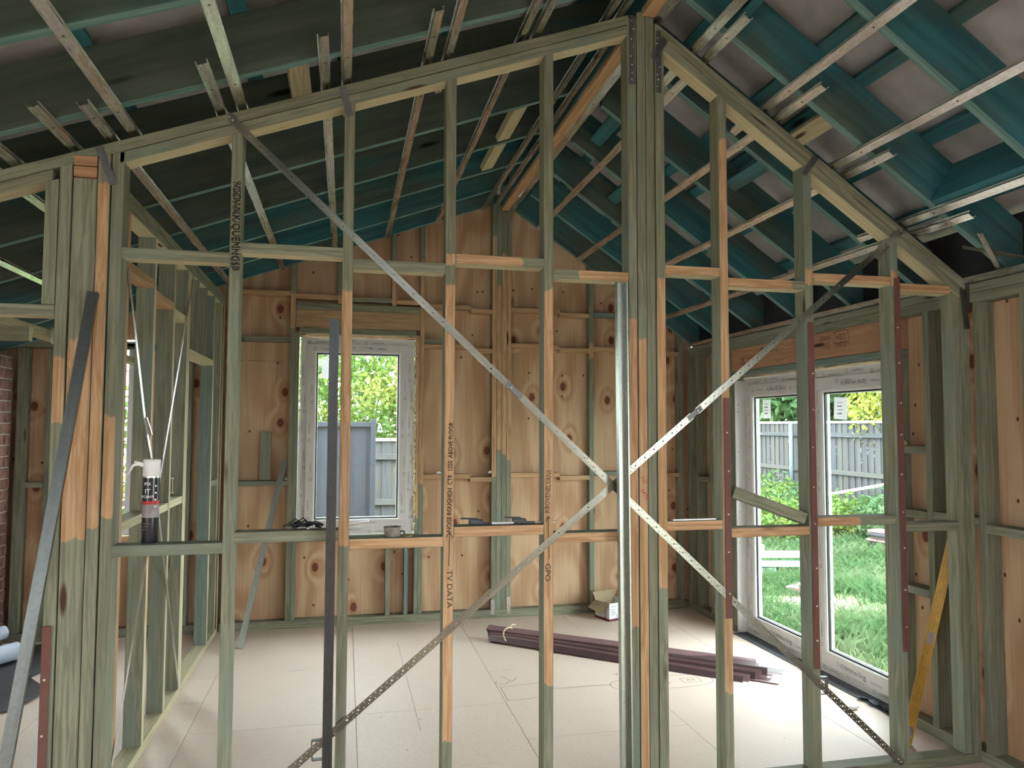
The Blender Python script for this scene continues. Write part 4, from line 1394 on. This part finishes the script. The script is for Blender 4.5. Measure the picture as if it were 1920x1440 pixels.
# ================================================================== GARDEN
GZ = -.35
vs, fs = [], []
nx, ny = 40, 40
for j in range(ny + 1):
    for i in range(nx + 1):
        x = -14 + 44 * i / nx
        y = -12 + 46 * j / ny
        inside = (-3.6 < x < 3.6 and -3 < y < 7.2)
        z = GZ + (0 if inside else .04 * math.sin(x * .9 + y * .4) + .03 * math.sin(y * 1.3))
        z += .25 * max(0, min(1, (x - 6.5) / 3)) if y > 0 else 0
        vs.append((x, y, z))
for j in range(ny):
    for i in range(nx):
        k = j * (nx + 1) + i
        fs.append((k, k + 1, k + nx + 2, k + nx + 1))
gd = raw('ground', vs, fs, M_GROUND, smooth=True)
tag(gd, 'garden soil and patchy lawn outside the house', kind='structure')
gz = lambda x, y: GZ + .04 * math.sin(x * .9 + y * .4) + .03 * math.sin(y * 1.3) + .25 * max(0, min(1, (x - 6.5) / 3))


def blades(name, n, area, hmin, hmax, wid, seed, mat, label):
    r = np.random.default_rng(seed)
    x = r.uniform(area[0], area[1], n)
    y = r.uniform(area[2], area[3], n)
    keep = (y > x * .72) & (y < x * 2.3)
    keep &= ~((np.abs(x - 5.5) < .55) & (np.abs(y - 7.7) < .55) & (r.random(n) < .85))
    x, y = x[keep], y[keep]
    n = len(x)
    z = GZ + .04 * np.sin(x * .9 + y * .4) + .03 * np.sin(y * 1.3) + .25 * np.clip((x - 6.5) / 3, 0, 1)
    clump = .6 + .8 * (np.sin(x * 2.1 + 1) * np.sin(y * 1.7) * .5 + .5)
    h = r.uniform(hmin, hmax, n) * clump
    th = r.uniform(0, 6.283, n)
    wx, wy = np.cos(th) * wid * r.uniform(.6, 1.3, n), np.sin(th) * wid
    lx, ly = r.normal(0, .45, n) * h, r.normal(0, .45, n) * h
    v = np.empty((n, 4, 3))
    v[:, 0] = np.stack([x - wx, y - wy, z], 1)
    v[:, 1] = np.stack([x + wx, y + wy, z], 1)
    v[:, 2] = np.stack([x + lx * .35 + wx * .8, y + ly * .35 + wy * .8, z + h * .6], 1)
    v[:, 3] = np.stack([x + lx, y + ly, z + h * .95], 1)
    f = np.arange(n * 4).reshape(n, 4)
    tri = np.concatenate([f[:, [0, 1, 2]], f[:, [0, 2, 3]]])
    o = raw(name, v.reshape(-1, 3).tolist(), tri.tolist(), mat)
    return tag(o, label, 'grass', kind='stuff')


blades('grass', 62000, (3.55, 9.6, 2.6, 17), .05, .17, .006, 1, M_GRASS, 'long green lawn grass outside the glazed door')


def leaves(name, parent, n, c, rad, size, seed, mat, hollow=.35, flat=.5):
    r = np.random.default_rng(seed)
    d = r.normal(0, 1, (n, 3))
    d /= np.linalg.norm(d, axis=1)[:, None]
    rr = (hollow + (1 - hollow) * r.random(n) ** .5)
    lump = 1 + .22 * np.sin(d[:, 0] * 5 + seed) * np.sin(d[:, 2] * 6 + seed * 2) + .12 * np.sin(d[:, 1] * 9)
    p = np.array(c) + d * (rr * lump)[:, None] * np.array(rad)
    a = r.normal(0, 1, (n, 3))
    a[:, 2] -= flat
    a /= np.linalg.norm(a, axis=1)[:, None]
    b = np.cross(a, r.normal(0, 1, (n, 3)))
    b /= np.linalg.norm(b, axis=1)[:, None]
    s = size * r.uniform(.6, 1.3, n)[:, None]
    nrm = np.cross(a, b)
    v = np.empty((n, 4, 3))
    v[:, 0] = p
    v[:, 1] = p + a * s * .5 + b * s * .28 + nrm * s * .08
    v[:, 2] = p + a * s
    v[:, 3] = p + a * s * .5 - b * s * .28 + nrm * s * .08
    f = np.arange(n * 4).reshape(n, 4)
    tri = np.concatenate([f[:, [0, 1, 2]], f[:, [0, 2, 3]]])
    o = raw(name, (v.reshape(-1, 3) - np.array(c)).tolist(), tri.tolist(), mat, parent, Matrix.Translation(c))
    o['kind'] = 'stuff'
    return o


def bush(name, c, rad, n, size, seed, mat, label, cat='shrub', group=None, blossoms=0, bsize=.05):
    z0 = gz(c[0], c[1]) if c[0] > 3 else GZ
    b = empty(name, (c[0], c[1], z0), label=label, cat=cat, group=group)
    leaves('foliage', b, n, c, rad, size, seed, mat)
    for k in range(4):
        an = k * 1.6 + seed
        tube('stem', b, [(c[0] + .05 * math.cos(an), c[1] + .05 * math.sin(an), z0), (c[0] + rad[0] * .3 * math.cos(an), c[1] + rad[1] * .3 * math.sin(an), c[2] * .6 + z0 * .4), (c[0] + rad[0] * .6 * math.cos(an), c[1] + rad[1] * .6 * math.sin(an), c[2] + rad[2] * .3)], .02, M_BARK, 6, [.03, .02, .008])
    if blossoms:
        leaves('blossoms', b, blossoms, c, tuple(x * 1.05 for x in rad), bsize, seed + 50, M_BLOSSOM, .75, 0)
    return b


# ---- paling fence along the right side of the garden
def paling_fence(name, par, p0, p1, z0, z1, side, pw=.098, step=.092):
    p0, p1 = V(p0), V(p1)
    L = (p1 - p0).length
    d = (p1 - p0).normalized()
    nrm = V((-d.y, d.x, 0)) * side
    n = int(L / step)
    r = random.Random(n)
    for k in range(n):
        q = p0 + d * (k * step) + nrm * (.012 if k % 2 else -.004)
        member('paling', par, q + V((0, 0, z0)), q + V((0, 0, z1 + r.uniform(-.012, .004))), d, pw, .013, M_GREYWOOD, bev=.002)
    for z in (z0 + .28, (z0 + z1) / 2 - .02, z1 - .24):
        member('rail', par, p0 + nrm * .045 + V((0, 0, z)), p1 + nrm * .045 + V((0, 0, z)), (0, 0, 1), .085, .04, M_GREYWOOD, bev=.002)
    return nrm


fn = empty('paling_fence', (9.6, 13, -.1), label='grey weathered paling fence across the back of the right garden', cat='fence')
paling_fence('fence', fn, (9.6, 9.4, 0), (9.6, 18.4, 0), -.12, 1.80, 1)
member('capping', fn, (9.585, 9.4, 1.815), (9.585, 18.4, 1.815), (1, 0, 0), .06, .045, M_WHITE, bev=.003)
pp = tube('steel_post', None, [(9.45, 14.65, gz(9.45, 14.65) - .02), (9.45, 14.65, 1.80)], .045, M_POST, 10)
tag(pp, 'pale blue pipe post standing before the paling fence', 'post')

# ---- things lying in the right garden
z = gz(5.56, 8.54)
t = member('garden_paver', None, (5.40, 8.42, z + .045), (5.72, 8.60, z + .045), (-.4, .9, 0), .16, .09, M_MAUVEP, bev=.006)
tag(t, 'single mauve brick paver lying in the grass', 'paver')
zb = gz(6.05, 9.66)
rd = V((.976, -.216, 0))
fw = V((.216, .976, 0))
for k, (e, zz, off, wd) in enumerate(((.25, .135, 0, .14), (-.09, .045, .02, .12), (.62, .255, .05, .16), (-.22, .345, .1, .10))):
    q = V((6.05, 9.66, zb + zz)) + fw * off
    t = member('deck_board', None, q - rd * 1.6, q + rd * e, fw, wd, .075, M_MINT)
    tag(t, ('middle', 'lowest', 'wide upper', 'topmost and shortest')[k] + ' pale mint treated board in the stack on the lawn', 'timber board', 'mint boards stacked on the lawn')
z = gz(8.4, 10.9)
for k in range(6):
    t = member('salvaged_board', None, (8.28 + .02 * (k % 2), 10.55 + .04 * (k % 3), z + .03 + k * .045), (8.6 + .03 * (k % 3), 9.3, z + .03 + k * .045), (1, .2, 0), .32 - .04 * (k % 2), .036, M_MAUVEP if k % 3 == 2 else M_GREYWOOD)
    tag(t, ('lowest', 'second lowest', 'third lowest and mauve', 'third from the top', 'second from the top', 'topmost and mauve')[k] + ' weathered salvaged board in the low pile before the fence', 'timber board', 'salvaged boards in a pile')
t = tube('white_pipe', None, [(9.0, 12.75, .43), (9.05, 10.6, .86)], .03, M_WHITE, 8)
tag(t, 'long white pipe leaning across weeds along the paling fence', 'pipe')
t = member('leaning_board', None, (9.42, 11.05, .02), (9.55, 11.0, .80), (0, 1, 0), .30, .02, M_ORANGEBOARD)
tag(t, 'small orange board leaning on the paling fence', 'timber board')

# ---- weeds, shrubs and trees on the right
k = 0
names = ['tall feathery weed clump left of the pale post', 'tall weed clump growing right before the pale post', 'low weed clump between post and white pipe', 'bright weed clump under the white pipe', 'weed clump at the orange leaning board', 'weed clump beside the salvaged boards']
for (x, y, h, rx, n) in ((8.9, 14.9, .30, .6, 800), (8.6, 13.7, .25, .5, 700), (8.7, 12.9, .22, .6, 900), (8.8, 11.9, .15, .7, 1200), (8.9, 11.0, .25, .6, 1200), (7.8, 12.3, .12, .8, 1500)):
    bush('weed_clump', (x, y, h - .05), (rx, rx, h + .25), n, .11, 60 + k, M_LEAF if k % 2 else M_GRASS, names[k], 'weeds', 'weeds along the paling fence')
    k += 1
tr = empty('fruit_tree', (11.2, 15.5, GZ), label='broad leaved tree with pale branches over the paling fence', cat='tree')
leaves('foliage', tr, 5200, (10.9, 15.6, 3.1), (1.6, 2.6, 1.5), .26, 31, M_LEAFD, .1)
tube('trunk', tr, [(11.4, 15.4, GZ), (11.2, 15.2, 1.2), (10.9, 14.9, 2.3), (10.4, 14.2, 2.75), (10.3, 13.0, 2.45), (10.3, 12.0, 2.05)], .1, M_BARK, 8, [.14, .12, .10, .08, .06, .035])
tube('branch', tr, [(11.2, 15.2, 1.2), (11.0, 15.9, 1.9), (10.6, 16.6, 2.9)], .06, M_BARK, 8, [.09, .07, .03])
sh = bush('flowering_shrub', (10.2, 12.2, 2.45), (.9, 1.25, 1.05), 4200, .10, 77, M_LEAFY, 'yellow green flowering shrub hanging over the right end of the paling fence')
fr = tube('hanging_fruit', None, [(10.15, 13.50, 2.08), (10.15, 13.50, 2.03), (10.15, 13.50, 1.98), (10.15, 13.50, 1.93), (10.15, 13.50, 1.90)], .1, M_LEMON, 12, [.03, .09, .11, .09, .03])
tag(fr, 'round yellow green fruit hanging above the fence', 'fruit')
dk = bush('dark_hedge', (12.4, 16.5, 2.2), (1.4, 6.0, 2.9), 8000, .22, 91, M_LEAFD, 'dark green hedge filling the view behind the paling fence', 'hedge')
bush('laurel_tree', (10.6, 18.6, 2.6), (1.6, 2.0, 2.4), 5000, .2, 95, M_LEAF, 'mid green tree beyond the left end of the paling fence', 'tree')

# ---- seen through the back window
sf = empty('steel_fence', (-.3, 9.2, GZ), label='blue grey ribbed steel fence panel behind the back window', cat='fence')
x = -1.6
while x < .29:
    x2 = min(x + .19, .30)
    box('fence_pan', sf, (x, x2 - .046), (9.215, 9.222), (-.3, 1.70), M_SHED, 'z', bev=0)
    prism('fence_rib', sf, [(-.026, 0), (.026, 0), (.016, -.045), (-.016, -.045)], (x2 - .023, 9.222, -.3), (x2 - .023, 9.222, 1.70), (-1, 0, 0), M_SHED)
    x = x2
box('top_rail', sf, (-1.62, .30), (9.175, 9.225), (1.70, 1.755), M_SHED, 'x')
box('fence_post', sf, (.30, .362), (9.165, 9.235), (-.33, 1.79), M_SHED, 'z')
pf = empty('paling_fence', (2.0, 11.5, GZ), label='grey paling fence seen beside the steel panel through the back window', cat='fence')
paling_fence('fence', pf, (-1.2, 11.5, 0), (3.6, 11.5, 0), -.3, 1.49, -1, .145, .140)
member('capping', pf, (-1.2, 11.48, 1.505), (3.6, 11.48, 1.505), (0, 1, 0), .06, .045, M_WHITE, bev=.003)
bush('rose_bush', (.15, 12.7, 2.05), (1.3, .9, 1.35), 7000, .10, 13, M_LEAF, 'white flowering bush standing over the fence in the back window', 'shrub', None, 330, .11)
bush('rose_bush', (-1.3, 13.1, 1.9), (.9, .8, 1.3), 3500, .10, 17, M_LEAFY, 'yellow green bush left of the white flowering bush', 'shrub')
bush('rose_bush', (1.5, 13.2, 2.1), (1.0, .8, 1.5), 3500, .10, 19, M_LEAFY, 'yellow green bush right of the white flowering bush', 'shrub')
bush('garden_tree', (.6, 17.5, 4.2), (3.4, 1.8, 2.8), 6500, .22, 23, M_LEAFD, 'dark tree crown high behind the flowering bush', 'tree')
pl = tube('power_line', None, [(-6, 15.5, 2.7), (-2, 15.5, 2.78), (.8, 15.5, 3.02), (6, 15.5, 3.9)], .012, M_CABLE, 5)
tag(pl, 'thin dark overhead cable crossing the back window view', 'cable')
bush('side_hedge', (-2.6, 9.6, 1.0), (1.0, .7, 1.4), 3000, .12, 29, M_LEAF, 'green hedge outside the next room window', 'hedge')
